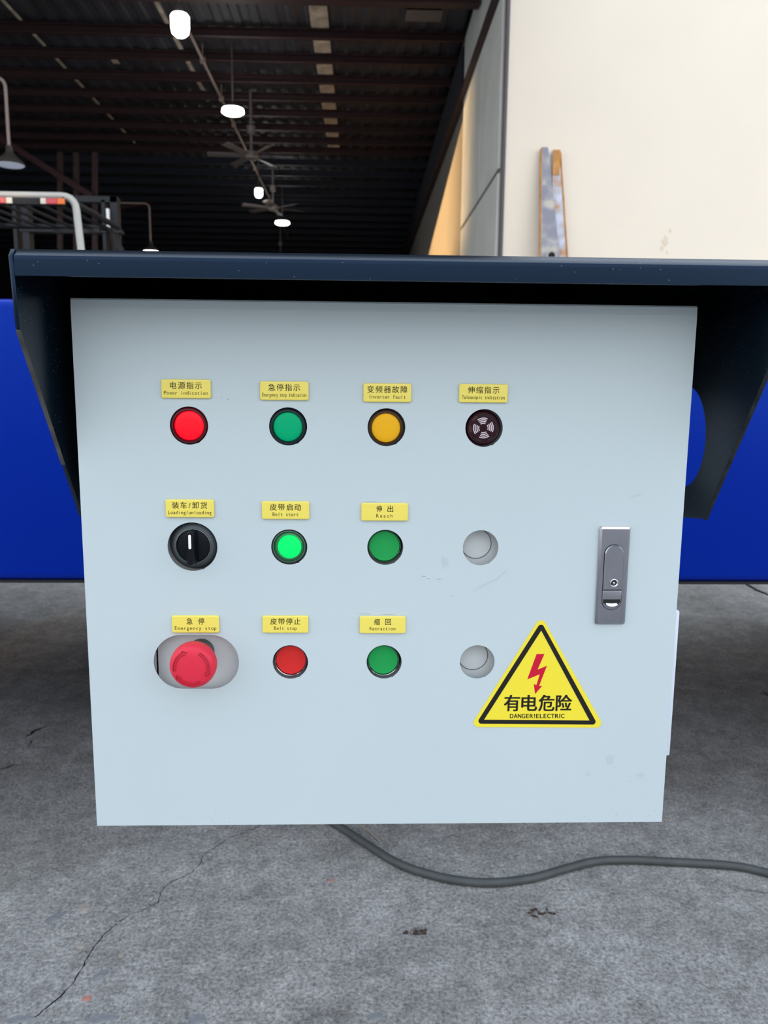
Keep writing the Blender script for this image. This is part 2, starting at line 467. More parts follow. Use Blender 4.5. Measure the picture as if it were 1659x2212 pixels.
for a, b_ in zip(ys, ys[1:]):
    for z0_, z1_ in ((0.02, 3.235), (3.28, 5.80)):
        obj('wall_panel', B(XW - 0.03, XW, a + 0.004, b_ - 0.004, z0_, z1_, bev=0.006, seg=1), M_panel, wr)
obj('eave_angle', B(XW - 0.10, XW - 0.03, YF + 0.3, YB, 4.99, 5.05), M_redsteel, wr)
obj('lower_strip', B(XW - 0.05, XW - 0.0, dep(11.9), YB, 5.07, 5.75), M_dwall, wr)

# roof: corrugated sheets in strips, purlins, main beams, opaque strips toned pale as if daylight came through
def corrug(x0, x1, y0, y1, z, amp=0.02, pitch=0.25):
    bm = bmesh.new(); n = int((x1 - x0) / pitch); A = []
    for i in range(n + 1):
        for k, dz in ((0, 0), (.35, 0), (.5, amp), (.85, amp)):
            x = x0 + (i + k) * pitch
            if x > x1: break
            A.append((bm.verts.new((x, y0, z + dz)), bm.verts.new((x, y1, z + dz))))
    for p, q in zip(A, A[1:]): bm.faces.new((p[0], q[0], q[1], p[1]))
    g = bmesh.ops.extrude_face_region(bm, geom=list(bm.faces))
    for e in g['geom']:
        if isinstance(e, bmesh.types.BMVert): e.co.z += 0.01
    return bm
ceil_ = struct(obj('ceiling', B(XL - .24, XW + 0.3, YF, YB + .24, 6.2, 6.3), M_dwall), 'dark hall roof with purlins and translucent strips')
yy = YF + 0.25
seams = [yy, dep(12.0), dep(16.0), dep(20.5), dep(26), YB]
for a, b_ in zip(seams, seams[1:]): obj('roof_sheet', corrug(XL, XW - .02, a, b_ - 0.01, ZC + 0.02), M_roof, ceil_)
def Yrow(py): return at(500, py, Z=ZC - 0.10).y
rows = [78, 130, 175, 214, 248, 279, 306, 327]
for py in rows:
    y = Yrow(py)
    bm = bmesh.new(); box(bm, XL, XW - 0.05, y - 0.04, y + 0.04, ZC - 0.115, ZC - 0.105); box(bm, XL, XW - 0.05, y + 0.025, y + 0.038, ZC - 0.115, ZC)
    box(bm, XL, XW - .05, y - 0.045, y + 0.045, ZC - 0.012, ZC)
    obj('purlin', bm, M_redsteel, ceil_)
yf = Yrow(327) + 0.8
k = 0
while yf < YB - 0.5:
    bm = bmesh.new(); box(bm, XL, XW - 0.05, yf - 0.05, yf + 0.05, ZC - 0.15, ZC - 0.135); box(bm, XL, XW - 0.05, yf + 0.03, yf + 0.045, ZC - 0.145, ZC)
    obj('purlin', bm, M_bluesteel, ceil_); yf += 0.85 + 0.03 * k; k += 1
ybm_ = at(500, 8, Z=ZC - 0.30).y
obj('main_beam', B(XL, XW - 0.05, ybm_ - 0.16, ybm_, ZC - 0.30, ZC - 0.02), M_redsteel, ceil_)
def strip(Xc, w, ylist):
    for a, b_ in ylist: obj('skylight_strip', B(Xc - w / 2, Xc + w / 2, a, b_, ZC - 0.004, ZC + 0.006), M_fibre, ceil_)
allr = [Yrow(18)] + [Yrow(p) for p in rows]
strip(-0.60, 0.24, [(a + .08, b_ - .08) for a, b_ in zip(allr, allr[1:])])
strip(-2.66, 0.06, [(a + .1, b_ - .1) for a, b_ in zip(allr[:5], allr[1:5])])
strip(-4.62, 0.045, [(a + .1, b_ - .1) for a, b_ in zip(allr, allr[1:])])
for px, py, w in ((248, 131, 0.10), (400, 211, 0.06), (448, 216, 0.05), (725, 218, 0.05), (90, 265, 0.09)):
    p = at(px, py, Z=ZC); obj('roof_patch', B(p.x - w / 2, p.x + w / 2, p.y - w, p.y + w, ZC - 0.006, ZC - 0.001), M_fibre, ceil_)  # points of light in the roof painted as pale patches
p = at(905, 35, Z=ZC); obj('roof_patch', B(p.x - .18, p.x + .30, p.y - .18, p.y + .14, ZC - 0.006, ZC - 0.001), pm('patch_grey', (0.14, 0.12, 0.12), 0.7), ceil_)
# red steel frame seen low on the left and the long sloping rafter
bm = bmesh.new(); bar(bm, at(-30, 280, Y=dep(15)), at(200, 425, Y=dep(15)), 0.12, 0.10)
tb = obj('roof_truss', bm, M_redb, ceil_)
bm = bmesh.new()
for px in (130, 165, 205): bar(bm, at(px, 330, Y=dep(15.1)), at(px, 560, Y=dep(15.1)), 0.08, 0.08)
obj('truss_web', bm, M_redsteel, ceil_)
bm = bmesh.new(); bar(bm, at(200, 462, Y=dep(22)), at(900, 325, Y=dep(22)), 0.10, 0.08)
obj('cross_brace', bm, M_redb, ceil_)

# unseen sun blockers added behind the photographer (only a gap between them lets the low sun in)
yb = dep(-100.0)
def gx(Y, X): return X - 0.3 * (Y + 100.0)
gL, gR = gx(18.3, XW), gx(12.3, XW)
def block(xa, xb, sa, sb, h):
    """block whose end walls may run askew by sa, sb over its 6 m depth"""
    bm = bmesh.new(); vs = [bm.verts.new(p) for z in (0, h) for p in ((xa, yb, z), (xb, yb, z), (xb + sb, yb - 6, z), (xa + sa, yb - 6, z))]
    for f in ((0, 1, 2, 3), (4, 5, 6, 7), (0, 1, 5, 4), (1, 2, 6, 5), (2, 3, 7, 6), (3, 0, 4, 7)): bm.faces.new([vs[i] for i in f])
    return bm
ybd = thing('sun_blocker', 'long pale block added out of view to screen the low sun', 'building', ((gR + 50) / 2, yb - 3, 0))
obj('blocker_wall', block(gR, 50, -1.8, 0, 26.0), M_far, ybd)
ybd = thing('sun_blocker', 'second pale block added to screen the sun beyond a narrow gap', 'building', ((gL - 60) / 2, yb - 3, 0))
obj('blocker_wall', block(-110, gL, 0, -1.8, 26.0), M_far, ybd)
ybd = thing('sun_blocker', 'low block added in the gap to screen the sun from the ground', 'building', ((gL + gR) / 2, yb - 3, 0))
obj('blocker_wall', block(gL + .02, gR - .02, -1.8, -1.8, 22.3), M_far, ybd)

# ------------------------------------------------------------------ blue conveyor beam
YBM = 0.86; BD = 1.85
zt = at(15, 645, Y=YBM + 0.012).z; zb = at(1600, 1259, Y=YBM).z
beam = thing('conveyor_beam', 'glossy blue steel conveyor beam running behind the control cabinet', 'conveyor', (0, YBM + BD / 2, 0))
bm = bmesh.new(); box(bm, -3.5, 3.5, YBM, YBM + BD, zb, zt, bev=0.016, seg=5)
obj('beam_body', bm, M_blue, beam, smooth=True)
obj('bottom_lip', B(-3.5, 3.5, YBM + 0.003, YBM + 0.02, zb - 0.004, zb + 0.001), M_dark, beam)
for px_a, px_b, ya, yc in ((-2.6, -1.95, 0.05, BD - 0.05), (1.95, 2.6, 0.05, BD - 0.05), (-0.56, 0.56, 0.5, 1.6)):  # unseen solid supports added to cut the light under the beam
    obj('shade_pedestal', B(px_a, px_b, YBM + ya, YBM + yc, 0.0, zb + 0.003, bev=0.01), M_fl_body, beam)
for x in (-3.2, 3.2):
    for y in (YBM + 0.1, YBM + BD - 0.1):
        lg = obj('leg', B(x - 0.04, x + 0.04, y - 0.04, y + 0.04, 0.12, zb + 0.004), M_blue, beam)
        bm = bmesh.new()
        lathe([(0, -0.02), (0.05, -0.02), (0.06, -0.012), (0.06, 0.012), (0.05, 0.02), (0, 0.02)], (x, y, 0.06), 'Y', 24, bm)
        obj('caster_wheel', bm, M_tyre, lg, smooth=True)
        obj('caster_fork', B(x - 0.03, x + 0.03, y - 0.03, y + 0.03, 0.11, 0.13), M_satin, lg)
arm = bmesh.new()
for x in (-0.12, 0.12): box(arm, x - 0.02, x + 0.02, 0.30, YBM + 0.002, zz(0.02), zz(0.06))
obj('mounting_arm', arm, M_blue, beam)

# ------------------------------------------------------------------ dark hood around the cabinet
XLP, XRP, TH = -0.263, 0.285, 0.003
hood = thing('control_hood', 'dark slate steel rain hood over the control cabinet, with side plates', 'hood', (0.011, 0.1, zz(0.04)))
yfr, ztop, zlip = -0.071, zz(0.2505), zz(0.2315)
# top sheet with rolled front lip (profile swept in x)
prof = []
r0 = 0.0080
for ang in (90, 97, 160, 172, 180):
    t = math.radians(ang); prof.append((yfr + r0 + r0 * math.cos(t), ztop - r0 + r0 * math.sin(t)))
prof = [(0.305, ztop)] + prof + [(yfr, zlip)]
inner = [(yfr + TH, zlip), (yfr + TH, ztop - r0), (yfr + r0, ztop - TH), (0.305, ztop - TH)]
P = prof + inner
bm = bmesh.new(); A = [bm.verts.new((XLP - 0.0006 + 0.0015, y, z)) for y, z in P]; D = [bm.verts.new((XRP + TH - 0.001, y, z)) for y, z in P]
for i in range(len(P)): bm.faces.new((A[i], A[(i + 1) % len(P)], D[(i + 1) % len(P)], D[i]))
bm.faces.new(A); bm.faces.new(D[::-1])
obj('top_sheet', bm, M_hood, hood, smooth=True)
def side_plate(x, hole):
    ol = [(yfr - 0.0005, ztop - 0.006), (yfr + 0.004, ztop - 0.0005), (0.305, ztop), (0.305, zz(0.02)), (0.16, zz(0.028)), (0.039, zz(0.044)), (-0.067, zz(0.1965))]
    ols = [ol]
    if hole: ols.append(circ(0.0945, zz(0.1135), 0.0475, 64))
    return sheet(ols, 0, TH, plane='YZ', x=x)
obj('side_plate', side_plate(XLP - TH + 0.0005, False), M_hood, hood)
obj('side_plate', side_plate(XRP, True), M_hood, hood, label='right side plate with a round hole')
for x in (XLP - TH / 2 + 0.0005, XRP + TH / 2):
    bm = bmesh.new(); y0_, z0_, y1_, z1_ = -0.067, zz(0.1965), 0.039, zz(0.044)
    a = 0.002; b2 = 0.68 if x < 0 else 1.0
    bar(bm, (x, y0_ + (y1_ - y0_) * .01 - 0.0004, z0_ + (z1_ - z0_) * .01 - .0003), (x, y0_ + (y1_ - y0_) * b2 - 0.0004, z0_ + (z1_ - z0_) * b2 - 0.0003), TH * 0.98, 0.0016)
    obj('cut_edge', bm, M_edge if x < 0 else M_edge2, hood, label='bare grey cut edge' if x < 0 else 'worn dark cut edge')
obj('back_plate', B(XLP, XRP, 0.302, 0.305, zz(-0.10), ztop - 0.001), M_hood, hood)

# ------------------------------------------------------------------ control cabinet
CW, CH = 0.25, 0.2244
cab = thing('control_cabinet', 'light grey steel control cabinet with labelled push buttons under dark hood', 'control cabinet', (0, 0.1, zz(-CH)))
xs_ = [-0.16, -0.08, 0.0, 0.08]; rz = [0.125, 0.025, -0.075]
HR = 0.0150
def notch_circ(cx, cz, r_, a0=-62):
    o = []
    for k in range(72):
        t = 2 * PI * k / 72; rr = r_
        dd = abs((math.degrees(t) - (a0 % 360) + 180) % 360 - 180)
        if dd < 2.2: rr = r_ + 0.0005
        o.append((cx + rr * math.cos(t), cz + rr * math.sin(t)))
    return o
ols = [[(-CW, zz(-CH)), (CW, zz(-CH)), (CW, zz(CH - 0.0075)), (-CW, zz(CH - 0.0075))]]
for i, x in enumerate(xs_):
    for j, z in enumerate(rz):
        if (i, j) == (0, 1): ols.append(notch_circ(x, zz(z), 0.0205, -65))
        elif (i, j) == (0, 2):
            c = (-0.1595, -0.0748); o = []
            for s, cx in ((1, c[0] + 0.012), (-1, c[0] - 0.012)):
                for k in range(25):
                    t = math.radians(-90 + 180 * k / 24) if s > 0 else math.radians(90 + 180 * k / 24)
                    o.append((cx + 0.0240 * math.cos(t), zz(c[1]) + 0.0240 * math.sin(t)))
            ols.append(o)
        else: ols.append(notch_circ(x, zz(z), HR + (0.0004 if j == 0 else 0)))
bm = sheet(ols, 0.0, 0.0015)
# sloping top strip and folded returns
def quadbox(bm, pts, ax0, ax1):
    A = [bm.verts.new((ax0, y, z)) for y, z in pts]; D = [bm.verts.new((ax1, y, z)) for y, z in pts]
    n = len(pts)
    for i in range(n): bm.faces.new((A[i], A[(i + 1) % n], D[(i + 1) % n], D[i]))
    bm.faces.new(A); bm.faces.new(D[::-1])
zt1, zt2 = zz(CH - 0.0075), zz(CH)
quadbox(bm, [(0, zt1), (0.0006, zt2 - 0.0012), (0.0016, zt2), (0.019, zt2), (0.019, zt2 - 0.0015), (0.0026, zt2 - 0.0015), (0.0015, zt1)], -CW, CW)
box(bm, -CW, -CW + 0.0015, 0.0014, 0.019, zz(-CH), zt2 - 0.0014)
box(bm, CW - 0.0015, CW, 0.0014, 0.019, zz(-CH), zt2 - 0.0014)
box(bm, -CW, CW, 0.0008, 0.019, zz(-CH), zz(-CH) + 0.0015)
door = obj('door', bm, M_door, cab)
# cabinet body (five-sided shell)
bm = bmesh.new(); by0, by1, t = 0.021, 0.30, 0.0015
e = 0.001
box(bm, -CW + e, -CW + e + t, by0, by1, zz(-CH) + e, zz(CH) - e); box(bm, CW - e - t, CW - e, by0, by1, zz(-CH) + e, zz(CH) - e)
box(bm, -CW + e, CW - e, by0, by1, zz(-CH) + e, zz(-CH) + e + t); box(bm, -CW + e, CW - e, by0, by1, zz(CH) - e - t, zz(CH) - e)
box(bm, -CW + e, CW - e, by1 - t, by1, zz(-CH) + e, zz(CH) - e)
obj('body', bm, M_body, cab)
# inner panel behind the door, with its narrow hinge strip
YI = 0.015
px0 = at(340, 1430, Y=YI).x
obj('inner_panel', B(px0 + 0.0008, CW - 0.006, YI, YI + 0.0015, zz(-CH) + 0.01, zz(CH) - 0.012), M_inner, cab)
obj('hinge_strip', B(-CW + 0.004, px0 - 0.0008, YI + 0.0, YI + 0.0015, zz(-CH) + 0.01, zz(CH) - 0.012), M_inner, cab)
for j in (1, 2):
    x, z = xs_[3] - 0.0018, zz(rz[j]) + 0.0008
    pl = obj('blanking_plug', lathe([(0, -0.0004), (0.0126, -0.0004), (0.0128, -0.0002), (0.0128, 0.0004)], (x, YI - 0.0002, z)), M_inner, cab, smooth=True)
    obj('plug_rim', lathe_closed([(0.0128, -0.00035), (0.01325, -0.00035), (0.01325, 0.0002), (0.0128, 0.0002)], (x, YI - 0.0002, z)), M_grey_line, pl)
# side cover plate on the right flank
a1, a2 = at(1466, 1321, X=CW + 0.006), at(1449, 1632, X=CW + 0.006)
bm = bmesh.new(); ycv = at(1463, 1400, X=CW + 0.0075).y
zt_, zb_ = at(1466, 1320, Y=ycv).z, at(1448, 1633, Y=ycv).z
box(bm, CW - 0.0005, CW + 0.0078, ycv, ycv + 0.12, zb_, zt_, bev=0.0015)
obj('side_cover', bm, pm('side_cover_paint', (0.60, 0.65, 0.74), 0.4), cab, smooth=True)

def rec(name, c, label):
    o = obj(name[0], name[1], name[2], cab, smooth=True, label=label); return o

# indicator lamps
def indicator(c, ring, lens, label, dx=0.0, dz=0.0):
    x, z = c[0] + dx, zz(c[1]) + dz
    b = obj('indicator_lamp', lathe([(0.0125, 0.016), (0.0149, 0.016), (0.0149, 0.0015), (0.0144, 0.0002), (0.0134, -0.0010), (0.0126, -0.0012), (0.0121, -0.0004), (0.0119, 0.0002), (0.0119, 0.003)], (x, 0, z), n=64), ring, cab, smooth=True, label=label)
    obj('lens', lathe([(0, -0.0006), (0.006, -0.0005), (0.0105, -0.0001), (0.01175, 0.0006), (0.01175, 0.004)], (x, 0, z), n=64), lens, b, smooth=True)
    return b
indicator((xs_[0], rz[0]), M_redring, M_redlens, 'glowing red power indicator lamp')
indicator((xs_[1], rz[0]), M_gring, M_glens, 'green emergency stop indicator lamp', -0.0002, -0.0003)
indicator((xs_[2], rz[0]), M_yring, M_ylens, 'amber inverter fault indicator lamp', -0.0004, -0.0005)

# buzzer
bx_, bz_ = xs_[3] - 0.0004, zz(rz[0])
bz = obj('buzzer', lathe([(0.013, 0.015), (0.0144, 0.015), (0.0144, 0.0035), (0.0140, 0.0025), (0.0131, 0.0012), (0.0122, 0.0018), (0.0060, 0.0014), (0.0014, 0.0014), (0.0012, 0.0022), (0, 0.0022)], (bx_, 0, bz_), n=64), M_buzz, cab, smooth=True, label='dark maroon buzzer with white sound wave marks')
def arc(bm, cx, cz, y, r_, w, a0, a1, n=10, t=0.0002):
    rows_ = []
    for k in range(n + 1):
        a = math.radians(a0 + (a1 - a0) * k / n)
        rows_.append([bm.verts.new((cx + q * math.cos(a), yy_, cz + q * math.sin(a))) for q, yy_ in ((r_ - w / 2, y), (r_ + w / 2, y), (r_ + w / 2, y + t), (r_ - w / 2, y + t))])
    for A, D in zip(rows_, rows_[1:]):
        for k in range(4): bm.faces.new((A[k], A[(k + 1) % 4], D[(k + 1) % 4], D[k]))
    bm.faces.new(rows_[0]); bm.faces.new(rows_[-1][::-1])
for q, ac in enumerate((97, 7, -83, 187)):
    bm = bmesh.new()
    for r_ in (0.0081, 0.0067, 0.0053, 0.0039): arc(bm, bx_, bz_, 0.00125, r_, 0.00075, ac - 30, ac + 30)
    obj('sound_wave_mark', bm, M_pink, bz)
for a in (5, 64, 132, 185, -110, -56):
    bm = bmesh.new(); arc(bm, bx_, bz_, 0.00145, 0.0107, 0.0016, a - 14, a + 14, t=0.0005)
    obj('slot', bm, M_buzzs if a in (185, 132) else M_dark, bz)

# push buttons with chrome ring
def push(c, cap, label, dx=0.0, dz=0.0):
    x, z = c[0] + dx, zz(c[1]) + dz
    b = obj('push_button', lathe([(0.0135, 0.016), (0.01485, 0.016), (0.01485, 0.010), (0.0146, 0.0088), (0.0141, 0.0075), (0.0137, 0.0070), (0.0132, 0.0070)], (c[0], 0, zz(c[1])), n=64), M_black, cab, smooth=True, label=label)
    obj('bezel', lathe_closed([(0.0139, 0.008), (0.01385, 0.0046), (0.0137, 0.0038), (0.0133, 0.0036), (0.01295, 0.0040), (0.0129, 0.0078)], (x, 0, z), n=64), M_chrome, b, smooth=True)
    obj('cap', lathe([(0, 0.0056), (0.010, 0.0055), (0.0124, 0.0053), (0.0127, 0.0058), (0.0127, 0.0085)], (x, 0, z), n=64), cap, b, smooth=True)
    return b
push((xs_[2], rz[1]), M_gcap, 'green reach push button', -0.0004)
push((xs_[1], rz[2]), M_rcap, 'red belt stop push button')
push((xs_[2], rz[2]), M_gcap, 'green retraction push button', -0.0006)
# lit belt start button
x, z = xs_[1], zz(rz[1])
b = obj('push_button', lathe([(0.0135, 0.016), (0.01485, 0.016), (0.01485, 0.0030), (0.0145, 0.0018), (0.0140, 0.0014), (0.0136, 0.0022)], (x, 0, z), n=64), M_ringgrey, cab, smooth=True, label='glowing green belt start push button')
obj('bezel', lathe_closed([(0.0137, 0.006), (0.0137, 0.0008), (0.0135, 0.0002), (0.0132, 0.0001), (0.0128, 0.0006), (0.0127, 0.006)], (x - .0002, 0, z + .0002), n=64), M_ringgrey, b, smooth=True)
obj('smoked_ring', lathe([(0.0127, 0.005), (0.0126, 0.0030), (0.0118, 0.0022), (0.0104, 0.0018), (0.0099, 0.0022), (0.0099, 0.0030)], (x - .0002, 0, z), n=64), M_litring, b, smooth=True)
obj('cap', lathe([(0, 0.0012), (0.0070, 0.0013), (0.0093, 0.0017), (0.0098, 0.0022), (0.0098, 0.0035)], (x + .0001, 0, z), n=64), M_lit, b, smooth=True)

# selector switch
x, z = xs_[0] + 0.0006, zz(rz[1]) + 0.0006
b = obj('selector_switch', lathe([(0.018, 0.0150), (0.0218, 0.0150), (0.0219, 0.0120), (0.0208, 0.0085), (0.0152, 0.0010), (0.0146, 0.0008)], (x, 0, z), n=72), M_blackm, cab, smooth=True, label='black two position rotary selector switch')
obj('collar_ring', lathe_closed([(0.0139, 0.004), (0.0139, -0.0002), (0.0142, -0.0007), (0.0147, -0.0005), (0.0149, 0.0002), (0.0149, 0.004)], (x, 0, z), n=72), M_ringgrey, b, smooth=True)
obj('knob_disc', lathe([(0, 0.0006), (0.012, 0.0006), (0.0139, 0.0012), (0.0139, 0.004)], (x, 0, z), n=72), M_black, b, smooth=True)
bm = bmesh.new()
zc = z - 0.0003
sec = []
for (yv, hw, hl) in ((0.001, 0.0040, 0.0148), (-0.006, 0.0036, 0.0147), (-0.0110, 0.0031, 0.0143), (-0.0125, 0.0024, 0.0136)):
    o = rrect(-hw, hw, -hl, hl, hw * 0.95, 5); sec.append([bm.verts.new((x + a, yv, zc + b2)) for a, b2 in o])
for A, D in zip(sec, sec[1:]):
    n = len(A)
    for k in range(n): bm.faces.new((A[k], A[(k + 1) % n], D[(k + 1) % n], D[k]))
bm.faces.new(sec[-1])
bm.faces.new(sec[0][::-1])
obj('handle', bm, M_black, b, smooth=True)
obj('pointer_mark', sheet([rrect(x - 0.0011, x + 0.0011, zc + 0.0003, zc + 0.0122, 0.00105, 5)], -0.01275, 0.0003), M_white, b)

# emergency stop
x, z = -0.158, zz(-0.0702)
es = obj('emergency_stop_button', lathe([(0, 0.006), (0.0105, 0.006), (0.0108, 0.0065), (0.0112, 0.009), (0.0112, 0.0148)], (x, 0, z), n=64), M_stem, cab, smooth=True, label='red emergency stop mushroom button on grey stem')
bm = bmesh.new(); n = 144; prof = [(0.0, -0.0278), (0.0095, -0.0276), (0.0150, -0.0268), (0.0172, -0.0254), (0.0184, -0.0235), (0.0190, -0.0215), (0.0191, -0.0160), (0.0186, -0.0135), (0.0120, -0.0105), (0.0100, 0.0060)]
rings = []
for ri, (q, a) in enumerate(prof):
    if q == 0: rings.append([bm.verts.new((x, a, z))]); continue
    rg = []
    for k in range(n):
        t = 2 * PI * k / n; qq = q * (1 - (0.018 if (k % 2 and 4 <= ri <= 7) else 0)); rg.append(bm.verts.new((x + qq * math.cos(t), a, z + qq * math.sin(t))))
    rings.append(rg)
for A, D in zip(rings, rings[1:]):
    for k in range(n):
        if len(A) == 1: bm.faces.new((A[0], D[k], D[(k + 1) % n]))
        else: bm.faces.new((A[k], A[(k + 1) % n], D[(k + 1) % n], D[k]))
mh = obj('mushroom_head', bm, M_mush, es, smooth=True)
def curved_arrow(a0, a1):
    """outline ridge of an arrow running clockwise from a0 to a1 (degrees)"""
    bm = bmesh.new(); R0 = 0.0138; w = 0.0020; y = -0.0278
    arc(bm, x, z, y, R0 + w / 2, 0.0004, a0, a1, 16, 0.0012); arc(bm, x, z, y, R0 - w / 2, 0.0004, a0, a1, 16, 0.0012)
    def pt(r_, a): a = math.radians(a); return Vector((x + r_ * math.cos(a), y + 0.0006, z + r_ * math.sin(a)))
    seg = [(pt(R0 - w / 2, a0), pt(R0 + w / 2, a0)), (pt(R0 + w / 2, a1), pt(R0 + w / 2 + .0012, a1)), (pt(R0 - w / 2, a1), pt(R0 - w / 2 - .0012, a1)),
           (pt(R0 + w / 2 + .0012, a1), pt(R0, a1 - 13)), (pt(R0 - w / 2 - .0012, a1), pt(R0, a1 - 13))]
    for p_, q_ in seg: bar(bm, p_, q_, 0.0010, 0.0004) if abs(p_.z - q_.z) < 1e-5 else bar(bm, p_, q_, 0.0010, 0.0004)
    obj('arrow_mark', bm, M_mush2, es)
curved_arrow(190, 118); curved_arrow(60, -18); curved_arrow(-62, -140)

# nameplates
PL = [((347, 456, 820, 860), '电源指示', 72.7, 'Power indication', 96.6, 'power indication'),
      ((560.5, 667.5, 823.5, 865), '急停指示', 72, 'Emergency stop indication', 96, 'emergency stop indication'),
      ((784, 889.5, 828, 869), '变频器故障', 90, 'Inverter fault', 80.5, 'inverter fault'),
      ((991, 1098, 829, 870.5), '伸缩指示', 71.6, 'Telescopic indication', 93, 'telescopic indication'),
      ((356.5, 463, 1079, 1118), '装车/卸货', 79, 'Loading/unloading', 94.6, 'loading and unloading'),
      ((564.5, 669, 1083, 1122), '皮带启动', 70.5, 'Belt start', 57, 'belt start'),
      ((779.5, 882.5, 1086.5, 1125.5), '伸 出', 38, 'Reach', 38, 'reach'),
      ((370.5, 474, 1329.5, 1368), '急 停', 40, 'Emergency stop', 92, 'emergency stop'),
      ((566, 667, 1330, 1368), '皮带停止', 68, 'Belt stop', 50, 'belt stop'),
      ((776, 877, 1331, 1369), '缩 回', 38, 'Retraction', 57, 'retraction')]
for (x0p, x1p, y0p, y1p), cn, cw, en, ew, lab in PL:
    yp = -0.0022
    a = at(x0p, (y0p + y1p) / 2, Y=yp).x; b2 = at(x1p, (y0p + y1p) / 2, Y=yp).x
    c = at((x0p + x1p) / 2, (y0p + y1p) / 2, Y=yp); ppm = (x1p - x0p) / (b2 - a)
    w, h = b2 - a - 0.0006, 0.0150
    pl = obj('nameplate', sheet([rrect(c.x - w / 2, c.x + w / 2, c.z - h / 2, c.z + h / 2, 0.0016)], yp, 0.0021, bev=0.0007), M_yel, cab, smooth=True,
             label='yellow ' + lab + ' nameplate')
    tl = 0.0
    bm = bmesh.new(); hw = cw / ppm / 2
    cells = [0.45 if ch == '/' else (0.75 if ch == ' ' else 1.0) for ch in cn]
    line(bm, cn, c.x - hw, c.x + hw, c.z + 0.0004, 0.0053, yp - 0.00012, 0.88, off=0.004, maxfill=0.90, cells=cells)
    solid(bm, 0.0001)
    obj('chinese_lettering', bm, M_ink, pl)
    bm = bmesh.new(); hw = ew / ppm / 2
    line(bm, en, c.x - hw, c.x + hw, c.z - 0.0047, 0.0032, yp - 0.00012, 0.73, off=-0.004, maxfill=0.82)
    solid(bm, 0.0001)
    obj('english_lettering', bm, M_ink, pl)

# warning sticker, coordinates read off its own face
def sp_(u, v, y=-0.0003):
    p = at(1000 + u / 5.184, 1320 + v / 5.184, Y=y); return (p.x, p.z)
def spoly(pts): return [sp_(u, v) for u, v in pts]
tri = rpoly(spoly([(878, 52), (1585, 1306), (80, 1298)]), 0.0042, 8)
stk = obj('warning_sticker', sheet([tri], -0.0004, 0.00045), M_sty, cab, label='yellow triangular electric danger sticker')
o1 = rpoly(spoly([(876, 118), (1508, 1271), (148, 1260)]), 0.0026, 6); i1 = spoly([(876, 217), (1418, 1225), (236, 1216)])
obj('black_border', sheet([o1, i1], -0.00052, 0.00015), M_stk, stk)
bolt = spoly([(825, 480), (912, 480), (835, 655), (940, 612), (852, 838), (888, 836), (808, 928), (793, 815), (822, 830), (860, 707), (720, 764)])
obj('lightning_arrow', sheet([bolt], -0.00052, 0.00015), M_red_ink, stk)
bm = bmesh.new(); l, r2 = sp_(450, 1100), sp_(1222, 1100)
line(bm, '有电危险', l[0], r2[0], sp_(800, 1103)[1], sp_(800, 948)[1] - sp_(800, 1120)[1], -0.00052, 0.88, off=0.0, maxfill=0.89, bold=0.021)
solid(bm, 0.0001); obj('chinese_lettering', bm, M_stk, stk)
bm = bmesh.new(); l, r2 = sp_(522, 1198), sp_(1138, 1198)
line(bm, 'DANGER!ELECTRIC', l[0], r2[0], l[1], sp_(800, 1148)[1] - sp_(800, 1198)[1], -0.00052, 0.73, off=0.0, maxfill=0.84, bold=0.018,
     cells=[1, 1, 1, 1, 1, 1, .5, 1, .9, 1, 1, 1, 1, .5, 1])
solid(bm, 0.0001); obj('english_lettering', bm, M_stk, stk)

# latch handle
hp = at(1324, 1245, Y=-0.003); hx, hz = hp.x, hp.z
LW, LH = 0.0129, 0.0423
lt = obj('door_latch', sheet([rrect(hx - LW, hx + LW, hz - LH, hz + LH, 0.0020, 3)], -0.0034, 0.0036, bev=0.0017, bres=0), M_satin, cab, smooth=True, label='satin metal flush door latch')
def lp(u, v, y=-0.003): p = at(1250 + u / 8.193, 1110 + v / 8.193, Y=y); return p.x, p.z
lx = hx - 0.0002
ztop_, zmid, zbot = lp(635, 545)[1], lp(600, 1348)[1], lp(580, 1695)[1]; RR = 0.0081
top = [(lx + RR * math.cos(math.radians(a)), ztop_ - RR + RR * math.sin(math.radians(a))) for a in range(0, 181, 10)]
slot = top + [(lx + RR * math.cos(math.radians(a)), zbot + RR + RR * math.sin(math.radians(a))) for a in range(180, 361, 10)]
obj('recess', sheet([[(lx + (a - lx) * 1.045, b2 + (0.0003 if b2 > zmid else -0.0003)) for a, b2 in slot]], -0.00350, 0.0002), M_dark, lt)
obj('lever', sheet([top + [(lx - RR, zmid + 0.0003), (lx + RR, zmid + 0.0003)]], -0.0052, 0.0016, bev=0.0008, bres=0), M_satin, lt, smooth=True)
low = [(lx - RR, zmid - 0.0003)] + [(lx + RR * math.cos(math.radians(a)), zbot + RR + RR * math.sin(math.radians(a))) for a in range(180, 361, 10)] + [(lx + RR, zmid - 0.0003)]
obj('thumb_push', sheet([low], -0.0040, 0.0010, bev=0.0004), M_satin, lt, smooth=True)
